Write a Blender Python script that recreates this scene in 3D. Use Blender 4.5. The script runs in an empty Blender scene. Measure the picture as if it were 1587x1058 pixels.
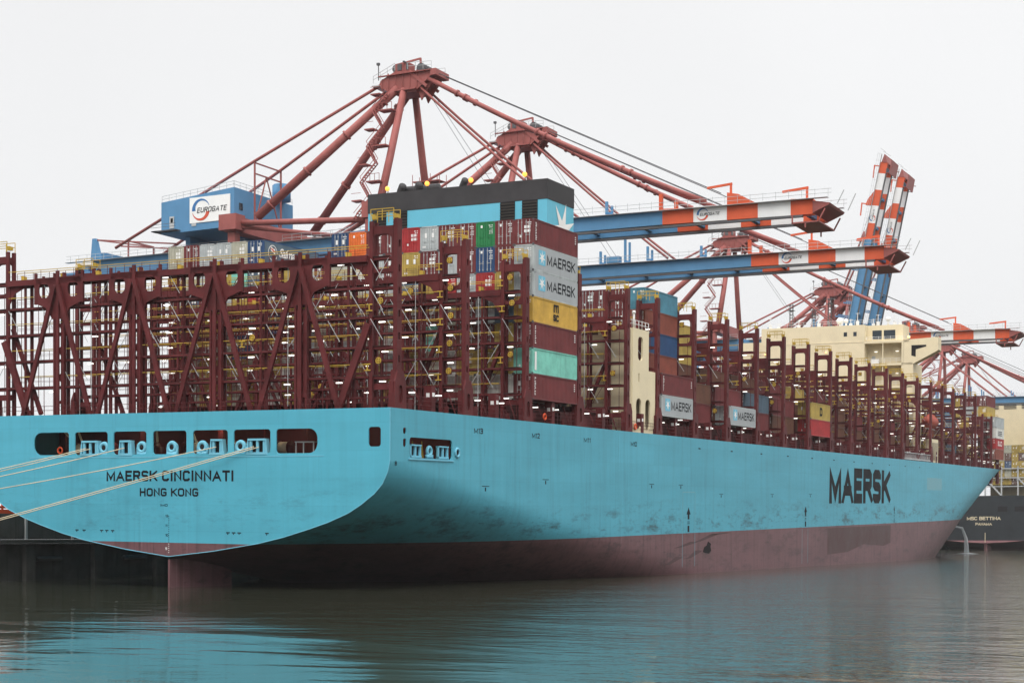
import bpy, bmesh, math, random
import numpy as np
from mathutils import Vector, Matrix
random.seed(7)
SC = bpy.context.scene
COL = SC.collection
# ------------------------------------------------------------------ camera
cd = bpy.data.cameras.new('camera'); cam = bpy.data.objects.new('camera', cd); COL.objects.link(cam)
TH = math.atan(1256.5 / 2500)
cd.sensor_fit = 'HORIZONTAL'; cd.sensor_width = 36; cd.lens = 2500 / 1587 * 36
cd.shift_y = (829.5 - 529) / 1587
cd.clip_start = 1; cd.clip_end = 12000
cam.location = (-133.9, -107.27, 5.4)
cam.rotation_euler = (math.radians(90), 0, TH - math.radians(90))
SC.camera = cam
# ------------------------------------------------------------------ sky, sun, exposure
SUN_EL, SUN_AZ = math.radians(50), math.radians(250)      # behind the camera, to its right
w = bpy.data.worlds.new('World'); SC.world = w; w.use_nodes = True
nt = w.node_tree; nt.nodes.clear()
def N(t, **k):
    n = nt.nodes.new(t)
    for a, b in k.items(): setattr(n, a, b)
    return n
out = N('ShaderNodeOutputWorld'); bg = N('ShaderNodeBackground'); bg.inputs[1].default_value = 0.1
sky = N('ShaderNodeTexSky', sky_type='NISHITA', sun_disc=False, sun_elevation=SUN_EL, sun_rotation=SUN_AZ, dust_density=4.0)
hs = N('ShaderNodeHueSaturation'); hs.inputs['Saturation'].default_value = 0.1
tc = N('ShaderNodeTexCoord'); sx = N('ShaderNodeSeparateXYZ'); ramp = N('ShaderNodeValToRGB')
ns = N('ShaderNodeTexNoise'); ns.inputs['Scale'].default_value = 2.2; ns.inputs['Detail'].default_value = 3
mul = N('ShaderNodeMixRGB', blend_type='MULTIPLY'); mul.inputs[0].default_value = 0.15
mix = N('ShaderNodeMixRGB'); mix.inputs[0].default_value = 0.93
e = ramp.color_ramp.elements
e[0].position = 0.0; e[0].color = (9.3, 9.38, 9.5, 1)
e[1].position = 1.0; e[1].color = (35, 35.2, 35.4, 1)
q = e.new(0.36); q.color = (9.5, 9.55, 9.65, 1)
nt.links.new(tc.outputs['Generated'], sx.inputs[0]); nt.links.new(sx.outputs['Z'], ramp.inputs[0])
nt.links.new(tc.outputs['Generated'], ns.inputs['Vector'])
nt.links.new(ramp.outputs[0], mul.inputs[1]); nt.links.new(ns.outputs['Fac'], mul.inputs[2])
nt.links.new(sky.outputs[0], hs.inputs['Color'])
nt.links.new(hs.outputs[0], mix.inputs[1]); nt.links.new(mul.outputs[0], mix.inputs[2])
nt.links.new(mix.outputs[0], bg.inputs[0]); nt.links.new(bg.outputs[0], out.inputs[0])
sl = bpy.data.lights.new('sun', 'SUN'); sun = bpy.data.objects.new('sun', sl); COL.objects.link(sun)
sl.energy = 1.5; sl.angle = math.radians(40); sl.color = (1, 0.97, 0.93)
# light travels towards +x,+y and down
sun.rotation_euler = Vector((-math.sin(SUN_AZ), -math.cos(SUN_AZ), -math.tan(SUN_EL))).to_track_quat('-Z', 'Y').to_euler()
SC.view_settings.view_transform = 'Standard'; SC.view_settings.look = 'None'
SC.view_settings.exposure = 0.12; SC.view_settings.gamma = 1
SC.render.engine = 'CYCLES'
cy = SC.cycles
cy.use_denoising = True
try: cy.denoiser = 'OPENIMAGEDENOISE'
except Exception: pass
cy.max_bounces = 6; cy.diffuse_bounces = 2; cy.glossy_bounces = 3; cy.volume_bounces = 1; cy.transmission_bounces = 3
cy.caustics_reflective = False; cy.caustics_refractive = False
# ------------------------------------------------------------------ materials
def mat(name, rgb, rough=0.55, var=0.12, streak=0.0, metal=0.0, dirt=(0.05, 0.035, 0.03), scale=0.35, emit=0.0, ecol=None, bump=0.0, spots=0.0):
    m = bpy.data.materials.new(name); m.use_nodes = True
    t = m.node_tree; b = t.nodes['Principled BSDF']
    b.inputs['Specular IOR Level'].default_value = 0.5 if rough < 0.2 else 0.14
    b.inputs['Roughness'].default_value = rough; b.inputs['Metallic'].default_value = metal
    if emit:
        b.inputs['Base Color'].default_value = (*rgb, 1)
        b.inputs['Emission Color'].default_value = (*(ecol or rgb), 1); b.inputs['Emission Strength'].default_value = emit
        return m
    geo = t.nodes.new('ShaderNodeNewGeometry')
    def noise(sc, det, vec=None, ro=0.6):
        n = t.nodes.new('ShaderNodeTexNoise'); n.inputs['Scale'].default_value = sc; n.inputs['Detail'].default_value = det; n.inputs['Roughness'].default_value = ro
        t.links.new(vec or geo.outputs['Position'], n.inputs['Vector']); return n
    def maprange(src, a, b_, c, d):
        r = t.nodes.new('ShaderNodeMapRange'); r.inputs[1].default_value = a; r.inputs[2].default_value = b_; r.inputs[3].default_value = c; r.inputs[4].default_value = d
        t.links.new(src, r.inputs[0]); return r.outputs[0]
    def mixc(f, a, b_, mode='MIX'):
        x = t.nodes.new('ShaderNodeMixRGB'); x.blend_type = mode
        if isinstance(f, float): x.inputs[0].default_value = f
        else: t.links.new(f, x.inputs[0])
        for i, s in ((1, a), (2, b_)):
            if isinstance(s, tuple): x.inputs[i].default_value = (*s, 1)
            else: t.links.new(s, x.inputs[i])
        return x.outputs[0]
    n1 = noise(scale, 5)
    lo = tuple(c * (1 - var) for c in rgb); hi = tuple(min(1, c * (1 + var)) for c in rgb)
    c = mixc(maprange(n1.outputs['Fac'], 0.3, 0.7, 0, 1), lo, hi)
    if streak:
        mp = t.nodes.new('ShaderNodeMapping'); mp.inputs['Scale'].default_value = (1.6, 1.6, 0.09)
        t.links.new(geo.outputs['Position'], mp.inputs[0])
        n2 = noise(1.0, 4, mp.outputs[0])
        c = mixc(maprange(n2.outputs['Fac'], 0.56, 0.78, 0, streak), c, dirt)
    if spots:
        n3 = noise(0.9, 7, None, 0.75)
        c = mixc(maprange(n3.outputs['Fac'], 0.62, 0.72, 0, spots), c, dirt)
    t.links.new(c, b.inputs['Base Color'])
    r = maprange(n1.outputs['Fac'], 0.2, 0.8, max(0, rough - 0.1), min(1, rough + 0.12)); t.links.new(r, b.inputs['Roughness'])
    if bump:
        bn = t.nodes.new('ShaderNodeBump'); bn.inputs['Strength'].default_value = bump; bn.inputs['Distance'].default_value = 0.05
        t.links.new(noise(1.2, 4).outputs['Fac'], bn.inputs['Height']); t.links.new(bn.outputs[0], b.inputs['Normal'])
    return m

def hull_mat(name, rgb, dirt, seam=0.16, var=0.09, scuff=0.55, zlo=None, zhi=None, runs=0.3):
    """painted steel plate: faint plate seams, vertical runs and scuff marks where tugs and fenders touch"""
    m = bpy.data.materials.new(name); m.use_nodes = True
    t = m.node_tree; b = t.nodes['Principled BSDF']; L = t.links.new
    tc = t.nodes.new('ShaderNodeTexCoord')
    def node(ty, **k):
        n = t.nodes.new(ty)
        for a, v in k.items(): setattr(n, a, v)
        return n
    def mapping(s):
        n = node('ShaderNodeMapping'); n.inputs['Scale'].default_value = s; L(tc.outputs['Object'], n.inputs[0]); return n.outputs[0]
    def noise(v, sc, det=5, ro=0.6):
        n = node('ShaderNodeTexNoise'); n.inputs['Scale'].default_value = sc; n.inputs['Detail'].default_value = det; n.inputs['Roughness'].default_value = ro; L(v, n.inputs['Vector']); return n.outputs['Fac']
    def mr(s, a, b_, c, d):
        n = node('ShaderNodeMapRange'); n.inputs[1].default_value = a; n.inputs[2].default_value = b_; n.inputs[3].default_value = c; n.inputs[4].default_value = d; L(s, n.inputs[0]); return n.outputs[0]
    def mx(f, a, b_, mode='MIX'):
        n = node('ShaderNodeMixRGB', blend_type=mode)
        for i, s in ((0, f), (1, a), (2, b_)):
            if isinstance(s, (int, float)): n.inputs[i].default_value = s
            elif isinstance(s, tuple): n.inputs[i].default_value = (*s, 1)
            else: L(s, n.inputs[i])
        return n.outputs[0]
    def math_(op, a, b_):
        n = node('ShaderNodeMath', operation=op)
        for i, s in ((0, a), (1, b_)):
            if isinstance(s, (int, float)): n.inputs[i].default_value = s
            else: L(s, n.inputs[i])
        return n.outputs[0]
    c = mx(mr(noise(mapping((0.05, 0.05, 0.25)), 1.0), 0.3, 0.7, 0, 1), tuple(v * (1 - var) for v in rgb), tuple(min(1, v * (1 + var)) for v in rgb))
    c = mx(mr(noise(mapping((0.9, 0.9, 0.05)), 1.0), 0.50, 0.78, 0, runs), c, dirt)       # vertical runs
    c = mx(mr(noise(mapping((2.6, 2.6, 0.12)), 1.0), 0.60, 0.74, 0, runs), c, tuple(v * 0.55 for v in dirt))
    c = mx(mr(noise(mapping((1.4, 1.4, 0.05)), 1.0, 3), 0.62, 0.75, 0, runs * 0.7), c, tuple(min(1, v * 1.5 + 0.05) for v in rgb))
    c = mx(mr(noise(mapping((0.12, 0.12, 1.6)), 1.0, 3), 0.45, 0.75, 0, 0.10), c, tuple(v * 0.7 for v in rgb))  # strake tone
    # plate seams on the flat side / transom: horizontal every 2.7 m, vertical every 14.3 m
    sp = node('ShaderNodeSeparateXYZ'); L(tc.outputs['Object'], sp.inputs[0])
    def line(o, per, wd):
        f = math_('FRACT', math_('DIVIDE', o, per), 0.0); return math_('LESS_THAN', f, wd / per)
    s1 = line(sp.outputs['Z'], 2.72, 0.05); s2 = line(math_('ADD', sp.outputs['X'], 3.0), 14.3, 0.06); s3 = line(math_('ADD', sp.outputs['Y'], 100.0), 10.7, 0.05)
    # keep vertical seams from filling surfaces that lie in their own plane
    c = mx(math_('MULTIPLY', math_('MAXIMUM', s1, s3), seam), c, tuple(v * 0.45 for v in rgb))
    fl = lambda o, per: math_('FLOOR', math_('DIVIDE', o, per), 0.0)
    cv = node('ShaderNodeCombineXYZ'); L(fl(math_('ADD', sp.outputs['X'], 3.0), 14.3), cv.inputs[0]); L(fl(math_('ADD', sp.outputs['Y'], 100.0), 10.7), cv.inputs[1]); L(fl(sp.outputs['Z'], 2.72), cv.inputs[2])
    wn = node('ShaderNodeTexWhiteNoise', noise_dimensions='3D'); L(cv.outputs[0], wn.inputs['Vector'])
    c = mx(mr(wn.outputs['Value'], 0, 1, 0, 0.16), c, tuple(v * 0.62 for v in rgb))
    # scuffs
    if scuff:
        k = mr(noise(mapping((0.16, 0.16, 0.5)), 1.0, 9, 0.78), 0.52, 0.64, 0, scuff)
        if zlo is not None:
            z = sp.outputs['Z']; win = math_('MULTIPLY', mr(z, zlo - 1.5, zlo, 0, 1), mr(z, zhi, zhi + 3, 1, 0)); k = math_('MULTIPLY', k, win)
        c = mx(k, c, dirt)
        g = mr(noise(mapping((0.35, 0.35, 1.8)), 1.0, 8, 0.8), 0.57, 0.66, 0, scuff)
        if zlo is not None: g = math_('MULTIPLY', g, win)
        c = mx(g, c, dirt)
    L(c, b.inputs['Base Color']); b.inputs['Roughness'].default_value = 0.5; b.inputs['Specular IOR Level'].default_value = 0.2
    bn = node('ShaderNodeBump'); bn.inputs['Strength'].default_value = 0.3; bn.inputs['Distance'].default_value = 0.12
    L(noise(mapping((0.33, 0.33, 0.3)), 1.0, 2), bn.inputs['Height']); L(bn.outputs[0], b.inputs['Normal'])
    return m

M = {}
M['hull'] = hull_mat('hull_blue', (0.086, 0.370, 0.480), (0.035, 0.06, 0.065), zlo=4.8, zhi=6.4, scuff=0.7, runs=0.22)
M['stern'] = hull_mat('stern_blue', (0.084, 0.385, 0.505), (0.035, 0.06, 0.065), zlo=6.0, zhi=9.0, scuff=0.22, runs=0.14)
M['boot'] = hull_mat('boot_red', (0.155, 0.076, 0.083), (0.03, 0.025, 0.025), scuff=0.55, runs=0.6, var=0.16)
M['maroon'] = mat('maroon_steel', (0.100, 0.0195, 0.0205), 0.55, 0.3, 0.45, dirt=(0.05, 0.018, 0.014))
M['maroon_d'] = mat('maroon_dark', (0.085, 0.02, 0.02), 0.6, 0.2)
M['grate'] = mat('grating', (0.06, 0.03, 0.028), 0.8, 0.2)
M['yellow'] = mat('rail_yellow', (0.48, 0.32, 0.05), 0.5, 0.15)
M['dark'] = mat('dark_inside', (0.018, 0.016, 0.017), 0.8, 0.2)
M['white'] = mat('white_paint', (0.78, 0.78, 0.76), 0.5, 0.05)
M['black'] = mat('black_paint', (0.009, 0.010, 0.013), 0.7, 0.1)
M['lamp'] = mat('lamp_light', (1, 0.97, 0.9), emit=1.7)
M['warm'] = mat('warm_light', (1, 0.36, 0.06), emit=1.8)
M['decklamp'] = mat('deck_light', (1, 0.8, 0.55), emit=60.0)
M['warmlow'] = mat('warm_small_light', (1, 0.55, 0.2), emit=2.2)
M['beige'] = mat('beige_paint', (0.73, 0.63, 0.43), 0.55, 0.05, 0.12, dirt=(0.4, 0.3, 0.17))
M['funnel'] = mat('funnel_blue', (0.13, 0.45, 0.585), 0.5, 0.04, 0.08)
M['soot'] = mat('soot_black', (0.045, 0.043, 0.045), 0.65, 0.2)
M['louvre'] = mat('louvre_grey', (0.06, 0.055, 0.048), 0.7, 0.2)
M['crane_red'] = mat('crane_red', (0.29, 0.092, 0.082), 0.5, 0.16, 0.4, dirt=(0.14, 0.05, 0.04))
M['crane_blue'] = mat('crane_blue', (0.095, 0.235, 0.40), 0.5, 0.08, 0.2, dirt=(0.06, 0.12, 0.2))
M['boom_red'] = mat('boom_orange', (0.60, 0.105, 0.045), 0.5, 0.1, 0.15, dirt=(0.25, 0.06, 0.04))
M['boom_white'] = mat('boom_white', (0.74, 0.74, 0.73), 0.5, 0.05, 0.2, dirt=(0.45, 0.42, 0.4))
M['steel'] = mat('dark_steel', (0.10, 0.10, 0.105), 0.6, 0.2)
M['galv'] = mat('galvanised', (0.42, 0.43, 0.43), 0.5, 0.15)
M['rope'] = mat('rope_fibre', (0.62, 0.52, 0.36), 0.9, 0.1)
M['glass'] = mat('window_glass', (0.02, 0.03, 0.04), 0.08, 0.05)
M['concrete'] = mat('quay_concrete', (0.09, 0.087, 0.08), 0.85, 0.25, 0.7, dirt=(0.035, 0.034, 0.03), bump=0.6)
M['asphalt'] = mat('quay_asphalt', (0.07, 0.07, 0.07), 0.9, 0.2)
M['msc_black'] = mat('ship_black', (0.028, 0.032, 0.036), 0.5, 0.15, 0.2)
M['msc_red'] = mat('ship_boot', (0.30, 0.15, 0.16), 0.6, 0.1, 0.2)
M['hull_pale'] = mat('fitting_blue', (0.16, 0.45, 0.58), 0.5, 0.05)  # paler blue paint for fairleads, chocks, ledges and transom edge
M['boat_red'] = mat('faded_orange', (0.34, 0.07, 0.045), 0.5, 0.1)
M['lifered'] = mat('orange_red', (0.65, 0.09, 0.03), 0.5, 0.1)
M['patch_red'] = mat('wet_boot_patch', (0.080, 0.043, 0.044), 0.5, 0.15)
M['patch_green'] = mat('touched_up_patch', (0.16, 0.36, 0.42), 0.5, 0.05)
M['emb_blue'] = mat('emblem_blue', (0.05, 0.16, 0.36), 0.5, 0.03)
M['emb_red'] = mat('emblem_red', (0.55, 0.09, 0.05), 0.5, 0.03)
M['panel'] = mat('panel_grey', (0.36, 0.38, 0.39), 0.5, 0.08, 0.3, dirt=(0.2, 0.2, 0.19))
M['star_blue'] = mat('star_square_blue', (0.16, 0.47, 0.62), 0.5, 0.03)
CC = dict(maroon=(0.15, 0.037, 0.038), grey=(0.40, 0.43, 0.43), beige=(0.42, 0.41, 0.33), navy=(0.03, 0.07, 0.16), blue=(0.045, 0.12, 0.32),
          orange=(0.72, 0.17, 0.04), red=(0.36, 0.04, 0.042), green=(0.03, 0.19, 0.07), olive=(0.40, 0.29, 0.08), yellow=(0.55, 0.34, 0.07),
          teal=(0.20, 0.52, 0.43), rust=(0.22, 0.065, 0.045), slate=(0.09, 0.13, 0.17), sky=(0.075, 0.21, 0.28), white=(0.62, 0.62, 0.58), brown=(0.13, 0.06, 0.04))
WORD = dict(maroon='maroon', grey='light grey', beige='beige grey', navy='navy blue', blue='blue', orange='orange', red='bright red', green='green', olive='olive yellow',
            yellow='yellow', teal='pale turquoise', rust='rust brown', slate='slate blue', sky='sea blue', white='white', brown='dark brown')
for k, v in CC.items(): M['c_' + k] = mat('container_' + k, v, 0.5, 0.2, 0.6, dirt=tuple(x * 0.45 + 0.02 for x in v), scale=0.6, spots=0.5)

# ------------------------------------------------------------------ mesh helpers
class MB:
    def __init__(s): s.v = []; s.f = []; s.m = []
    def quad(s, pts, m=0):
        n = len(s.v); s.v += [tuple(p) for p in pts]; s.f.append(tuple(range(n, n + len(pts)))); s.m.append(m)
    def hexa(s, c, m=0):
        n = len(s.v); s.v += [tuple(p) for p in c]
        for f in ((0, 3, 2, 1), (4, 5, 6, 7), (0, 1, 5, 4), (1, 2, 6, 5), (2, 3, 7, 6), (3, 0, 4, 7)):
            s.f.append(tuple(n + i for i in f)); s.m.append(m)
    def box(s, x0, x1, y0, y1, z0, z1, m=0):
        s.hexa([(x0, y0, z0), (x1, y0, z0), (x1, y1, z0), (x0, y1, z0), (x0, y0, z1), (x1, y0, z1), (x1, y1, z1), (x0, y1, z1)], m)
    def bar(s, a, b, w, h=None, m=0, up=(0, 0, 1)):
        a = Vector(a); b = Vector(b); h = h or w; d = (b - a)
        if d.length < 1e-6: return
        d.normalize(); u = Vector(up)
        if abs(d.dot(u)) > 0.99: u = Vector((1, 0, 0))
        r = d.cross(u).normalized(); u = r.cross(d).normalized()
        r *= w / 2; u *= h / 2
        s.hexa([a - r - u, a + r - u, b + r - u, b - r - u, a - r + u, a + r + u, b + r + u, b - r + u], m)
    def tube(s, pts, r, n=8, m=0, cap=True):
        pts = [Vector(p) for p in pts]; rs = r if isinstance(r, (list, tuple)) else [r] * len(pts)
        base = len(s.v); pu = None
        for i, p in enumerate(pts):
            d = (pts[min(i + 1, len(pts) - 1)] - pts[max(i - 1, 0)]).normalized()
            u = Vector((0, 0, 1)) if abs(d.z) < 0.95 else Vector((1, 0, 0))
            if pu is not None: u = pu
            a = d.cross(u).normalized(); u = a.cross(d).normalized(); pu = u
            for k in range(n):
                t = 2 * math.pi * k / n; s.v.append(tuple(p + a * (rs[i] * math.cos(t)) + u * (rs[i] * math.sin(t))))
        for i in range(len(pts) - 1):
            for k in range(n):
                s.f.append((base + i * n + k, base + i * n + (k + 1) % n, base + (i + 1) * n + (k + 1) % n, base + (i + 1) * n + k)); s.m.append(m)
        if cap:
            s.f.append(tuple(base + k for k in range(n))[::-1]); s.m.append(m)
            e = base + (len(pts) - 1) * n; s.f.append(tuple(e + k for k in range(n))); s.m.append(m)
    def prism(s, poly, axis, a, b, m=0):
        """poly: 2-D points; axis 0 -> (a,p,q), 1 -> (p,a,q), 2 -> (p,q,a)"""
        def P(p, t): return (t, p[0], p[1]) if axis == 0 else ((p[0], t, p[1]) if axis == 1 else (p[0], p[1], t))
        n = len(poly); o = len(s.v)
        s.v += [P(p, a) for p in poly] + [P(p, b) for p in poly]
        s.f.append(tuple(range(o, o + n))[::-1]); s.m.append(m); s.f.append(tuple(range(o + n, o + 2 * n))); s.m.append(m)
        for i in range(n): s.f.append((o + i, o + (i + 1) % n, o + n + (i + 1) % n, o + n + i)); s.m.append(m)
    def sphere(s, c, r, m=0, n=10, k=6, sc=(1, 1, 1)):
        o = len(s.v)
        for i in range(k + 1):
            t = math.pi * i / k
            for j in range(n):
                p = 2 * math.pi * j / n
                s.v.append((c[0] + r * sc[0] * math.sin(t) * math.cos(p), c[1] + r * sc[1] * math.sin(t) * math.sin(p), c[2] + r * sc[2] * math.cos(t)))
        for i in range(k):
            for j in range(n):
                s.f.append((o + i * n + j, o + (i + 1) * n + j, o + (i + 1) * n + (j + 1) % n, o + i * n + (j + 1) % n)); s.m.append(m)
    def torus(s, c, R, r, ax=0, m=0, n=20, k=8):
        o = len(s.v)
        for i in range(n):
            t = 2 * math.pi * i / n
            for j in range(k):
                p = 2 * math.pi * j / k; d = R + r * math.cos(p); a, b, e = d * math.cos(t), d * math.sin(t), r * math.sin(p)
                q = (e, a, b) if ax == 0 else ((a, e, b) if ax == 1 else (a, b, e))
                s.v.append((c[0] + q[0], c[1] + q[1], c[2] + q[2]))
        for i in range(n):
            for j in range(k):
                s.f.append((o + i * k + j, o + ((i + 1) % n) * k + j, o + ((i + 1) % n) * k + (j + 1) % k, o + i * k + (j + 1) % k)); s.m.append(m)
    def add(s, o, mtx=None, m=None):
        n = len(s.v)
        s.v += [tuple(mtx @ Vector(p)) for p in o.v] if mtx else list(o.v)
        s.f += [tuple(n + i for i in f) for f in o.f]; s.m += (o.m if m is None else [m] * len(o.f))
    def mesh(s, name, mats, smooth=False):
        me = bpy.data.meshes.new(name); me.from_pydata(s.v, [], s.f)
        for x in mats: me.materials.append(M[x] if isinstance(x, str) else x)
        me.polygons.foreach_set('material_index', s.m)
        if smooth: me.polygons.foreach_set('use_smooth', [True] * len(s.f))
        bm = bmesh.new(); bm.from_mesh(me); bmesh.ops.recalc_face_normals(bm, faces=bm.faces); bm.to_mesh(me); bm.free()
        me.update(); return me
    def obj(s, name, mats, parent=None, smooth=False):
        return link(name, s.mesh(name, mats if isinstance(mats, (list, tuple)) else [mats], smooth), parent)

def link(name, me, parent=None, loc=None):
    o = bpy.data.objects.new(name, me); COL.objects.link(o)
    if parent is not None: o.parent = parent
    if loc is not None: o.location = loc
    return o
def tag(o, label, cat, group=None, kind=None):
    if label: o['label'] = label
    if cat: o['category'] = cat
    if group: o['group'] = group
    if kind: o['kind'] = kind
    return o
def thing(name, label, cat, mw=None, group=None):
    o = link(name, None); o.empty_display_size = 0.5
    if mw is not None: o.matrix_world = mw
    return tag(o, label, cat, group)
def dup(o, parent=None):
    c = o.copy(); COL.objects.link(c)
    if parent is not None: c.parent = parent
    for ch in list(o.children): dup(ch, c)
    return c

def rrect(a0, a1, b0, b1, r, n=5, corners=(1, 1, 1, 1)):
    """rounded rectangle; corners order: (a0,b0) (a1,b0) (a1,b1) (a0,b1)"""
    P = []
    for (cx, cyy, s, k) in ((a0, b0, 180, 0), (a1, b0, 270, 1), (a1, b1, 0, 2), (a0, b1, 90, 3)):
        rr = r * corners[k]
        ox = cx + rr if cx == a0 else cx - rr; oy = cyy + rr if cyy == b0 else cyy - rr
        for i in range(n + 1):
            t = math.radians(s + 90 * i / n); P.append((ox + rr * math.cos(t), oy + rr * math.sin(t)))
    return P
def plate(outline, holes, thick, axis, at, m=0):
    """a flat plate with real holes, returned as an MB; axis as in prism; occupies at-thick/2..at+thick/2"""
    cu = bpy.data.curves.new('plate', 'CURVE'); cu.dimensions = '2D'; cu.fill_mode = 'BOTH'; cu.extrude = thick / 2
    for ring in [outline] + list(holes):
        sp = cu.splines.new('POLY'); sp.points.add(len(ring) - 1); sp.use_cyclic_u = True
        for p, (a, b) in zip(sp.points, ring): p.co = (a, b, 0, 1)
    ob = bpy.data.objects.new('plate', cu); COL.objects.link(ob)
    dg = bpy.context.evaluated_depsgraph_get(); me = bpy.data.meshes.new_from_object(ob.evaluated_get(dg))
    r = MB()
    for v in me.vertices:
        a, b, c = v.co
        r.v.append((at + c, a, b) if axis == 0 else ((a, at + c, b) if axis == 1 else (a, b, at + c)))
    for p in me.polygons: r.f.append(tuple(p.vertices)); r.m.append(m)
    bpy.data.objects.remove(ob); bpy.data.curves.remove(cu); bpy.data.meshes.remove(me)
    return r
# ------------------------------------------------------------------ stroke lettering
G = {
 'M': (1.0, [[(0, 0), (0, 1), (.5, .12), (1, 1), (1, 0)]]), 'A': (.9, [[(0, 0), (.45, 1), (.9, 0)], [(.16, .3), (.74, .3)]]),
 'E': (.68, [[(.68, 1), (0, 1), (0, 0), (.68, 0)], [(0, .51), (.6, .51)]]),
 'R': (.78, [[(0, 0), (0, 1), (.64, 1), (.76, .9), (.76, .6), (.64, .5), (0, .5)], [(.42, .5), (.8, 0)]]),
 'S': (.72, [[(.72, .8), (.72, .9), (.6, 1), (.12, 1), (0, .9), (0, .6), (.12, .51), (.6, .49), (.72, .4), (.72, .1), (.6, 0), (.12, 0), (0, .1), (0, .2)]]),
 'K': (.78, [[(0, 0), (0, 1)], [(.76, 1), (.06, .45)], [(.24, .58), (.8, 0)]]),
 'C': (.76, [[(.76, .78), (.74, .88), (.6, 1), (.16, 1), (0, .86), (0, .14), (.16, 0), (.6, 0), (.74, .12), (.76, .22)]]),
 'I': (.08, [[(.04, 0), (.04, 1)]]), 'N': (.78, [[(0, 0), (0, 1), (.78, 0), (.78, 1)]]), 'T': (.76, [[(0, 1), (.76, 1)], [(.38, 1), (.38, 0)]]),
 'H': (.78, [[(0, 0), (0, 1)], [(.78, 0), (.78, 1)], [(0, .51), (.78, .51)]]),
 'O': (.84, [[(.42, 1), (.18, 1), (0, .84), (0, .16), (.18, 0), (.66, 0), (.84, .16), (.84, .84), (.66, 1), (.42, 1)]]),
 'G': (.8, [[(.78, .8), (.76, .88), (.62, 1), (.16, 1), (0, .86), (0, .14), (.16, 0), (.62, 0), (.78, .12), (.78, .45), (.44, .45)]]),
 'B': (.76, [[(0, 0), (0, 1), (.6, 1), (.72, .9), (.72, .62), (.6, .52), (0, .52)], [(.6, .52), (.76, .4), (.76, .1), (.62, 0), (0, 0)]]),
 'U': (.78, [[(0, 1), (0, .14), (.14, 0), (.64, 0), (.78, .14), (.78, 1)]]), 'P': (.74, [[(0, 0), (0, 1), (.62, 1), (.74, .9), (.74, .58), (.62, .48), (0, .48)]]),
 'D': (.78, [[(0, 0), (0, 1), (.6, 1), (.78, .84), (.78, .16), (.6, 0), (0, 0)]]),
 '1': (.3, [[(0, .8), (.25, 1), (.25, 0)]]), '2': (.7, [[(0, .8), (.12, 1), (.58, 1), (.7, .86), (.7, .6), (0, 0), (.7, 0)]]),
 '3': (.7, [[(0, .86), (.14, 1), (.56, 1), (.7, .86), (.7, .62), (.54, .52), (.2, .52)], [(.54, .52), (.7, .4), (.7, .12), (.56, 0), (.14, 0), (0, .12)]]),
 '0': (.7, [[(.35, 1), (.12, 1), (0, .86), (0, .14), (.12, 0), (.58, 0), (.7, .14), (.7, .86), (.58, 1), (.35, 1)]]),
 '9': (.7, [[(.7, .5), (.12, .5), (0, .62), (0, .88), (.12, 1), (.58, 1), (.7, .88), (.7, .12), (.58, 0), (.1, 0)]]),
 '8': (.7, [[(.12, .52), (0, .64), (0, .9), (.12, 1), (.58, 1), (.7, .9), (.7, .64), (.58, .52), (.12, .52), (0, .4), (0, .1), (.12, 0), (.58, 0), (.7, .1), (.7, .4), (.58, .52)]]),
 '.': (.1, [[(.05, 0), (.05, .1)]]),
}
def lettering(mb, text, o, ex, ey, n, size, width=None, th=0.16, gap=0.26, shear=0.0, m=0, thick=0.006):
    """strokes laid on a plane: o = lower left, ex/ey unit vectors, n = outward normal"""
    o, ex, ey, n = map(Vector, (o, ex, ey, n)); X = 0; items = []
    for ch in text:
        if ch == ' ': X += 0.55; continue
        wd, ps = G[ch]; items.append((X, ps)); X += wd + gap
    X -= gap; kx = (width / (X * size)) if width else 1.0; k = 0
    for X0, ps in items:
        for pl in ps:
            hw = th * size / 2; pts = [Vector(((X0 + p[0]) * size * kx, hw + p[1] * (size - 2 * hw))) for p in pl]; k += 1; off = n * (thick + 0.002 * (k % 5)); L_, R_ = [], []
            cl = (pts[0] - pts[-1]).length < 1e-6
            for i, p in enumerate(pts):
                a = (p - pts[i - 1]).normalized() if i > 0 else ((p - pts[-2]).normalized() if cl else None)
                b = (pts[i + 1] - p).normalized() if i < len(pts) - 1 else ((pts[1] - p).normalized() if cl else None)
                if a is None: t = b; s = 1
                elif b is None: t = a; s = 1
                else:
                    t = (a + b); t = t.normalized() if t.length > 1e-4 else a; s = min(1 / max(0.35, t.dot(a)), 2.2)
                nn = Vector((-t.y, t.x)) * hw * s; e = Vector((0, 0))
                L_.append(p + nn); R_.append(p - nn)
            if not cl:   # square ends run out half a stroke on horizontals
                for i, j in ((0, 1), (-1, -2)):
                    d = (pts[i] - pts[j]).normalized(); d = d * hw * (1.0 if abs(d.y) < 1e-3 else (1.6 if (pl[i][1] in (0, 1)) else 0.0))
                    L_[i] += d; R_[i] += d
            def W(p): yy = min(size, max(0.0, p.y)); return o + ex * (p.x + yy * shear) + ey * yy + off
            for i in range(len(pts) - 1): mb.quad([W(R_[i]), W(R_[i + 1]), W(L_[i + 1]), W(L_[i])], m)
def star(mb, c, ex, ey, n, r, m=0, k=7, thick=0.02, inner=0.34, rot=90):
    c, ex, ey, n = map(Vector, (c, ex, ey, n)); P = []
    for i in range(2 * k):
        t = math.radians(rot + 180 * i / k); d = r if i % 2 == 0 else r * inner
        P.append(c + ex * (d * math.cos(t)) + ey * (d * math.sin(t)) + n * thick)
    for i in range(2 * k): mb.quad([c + n * thick * 1.6, P[i], P[(i + 1) % (2 * k)]], m)
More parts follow.
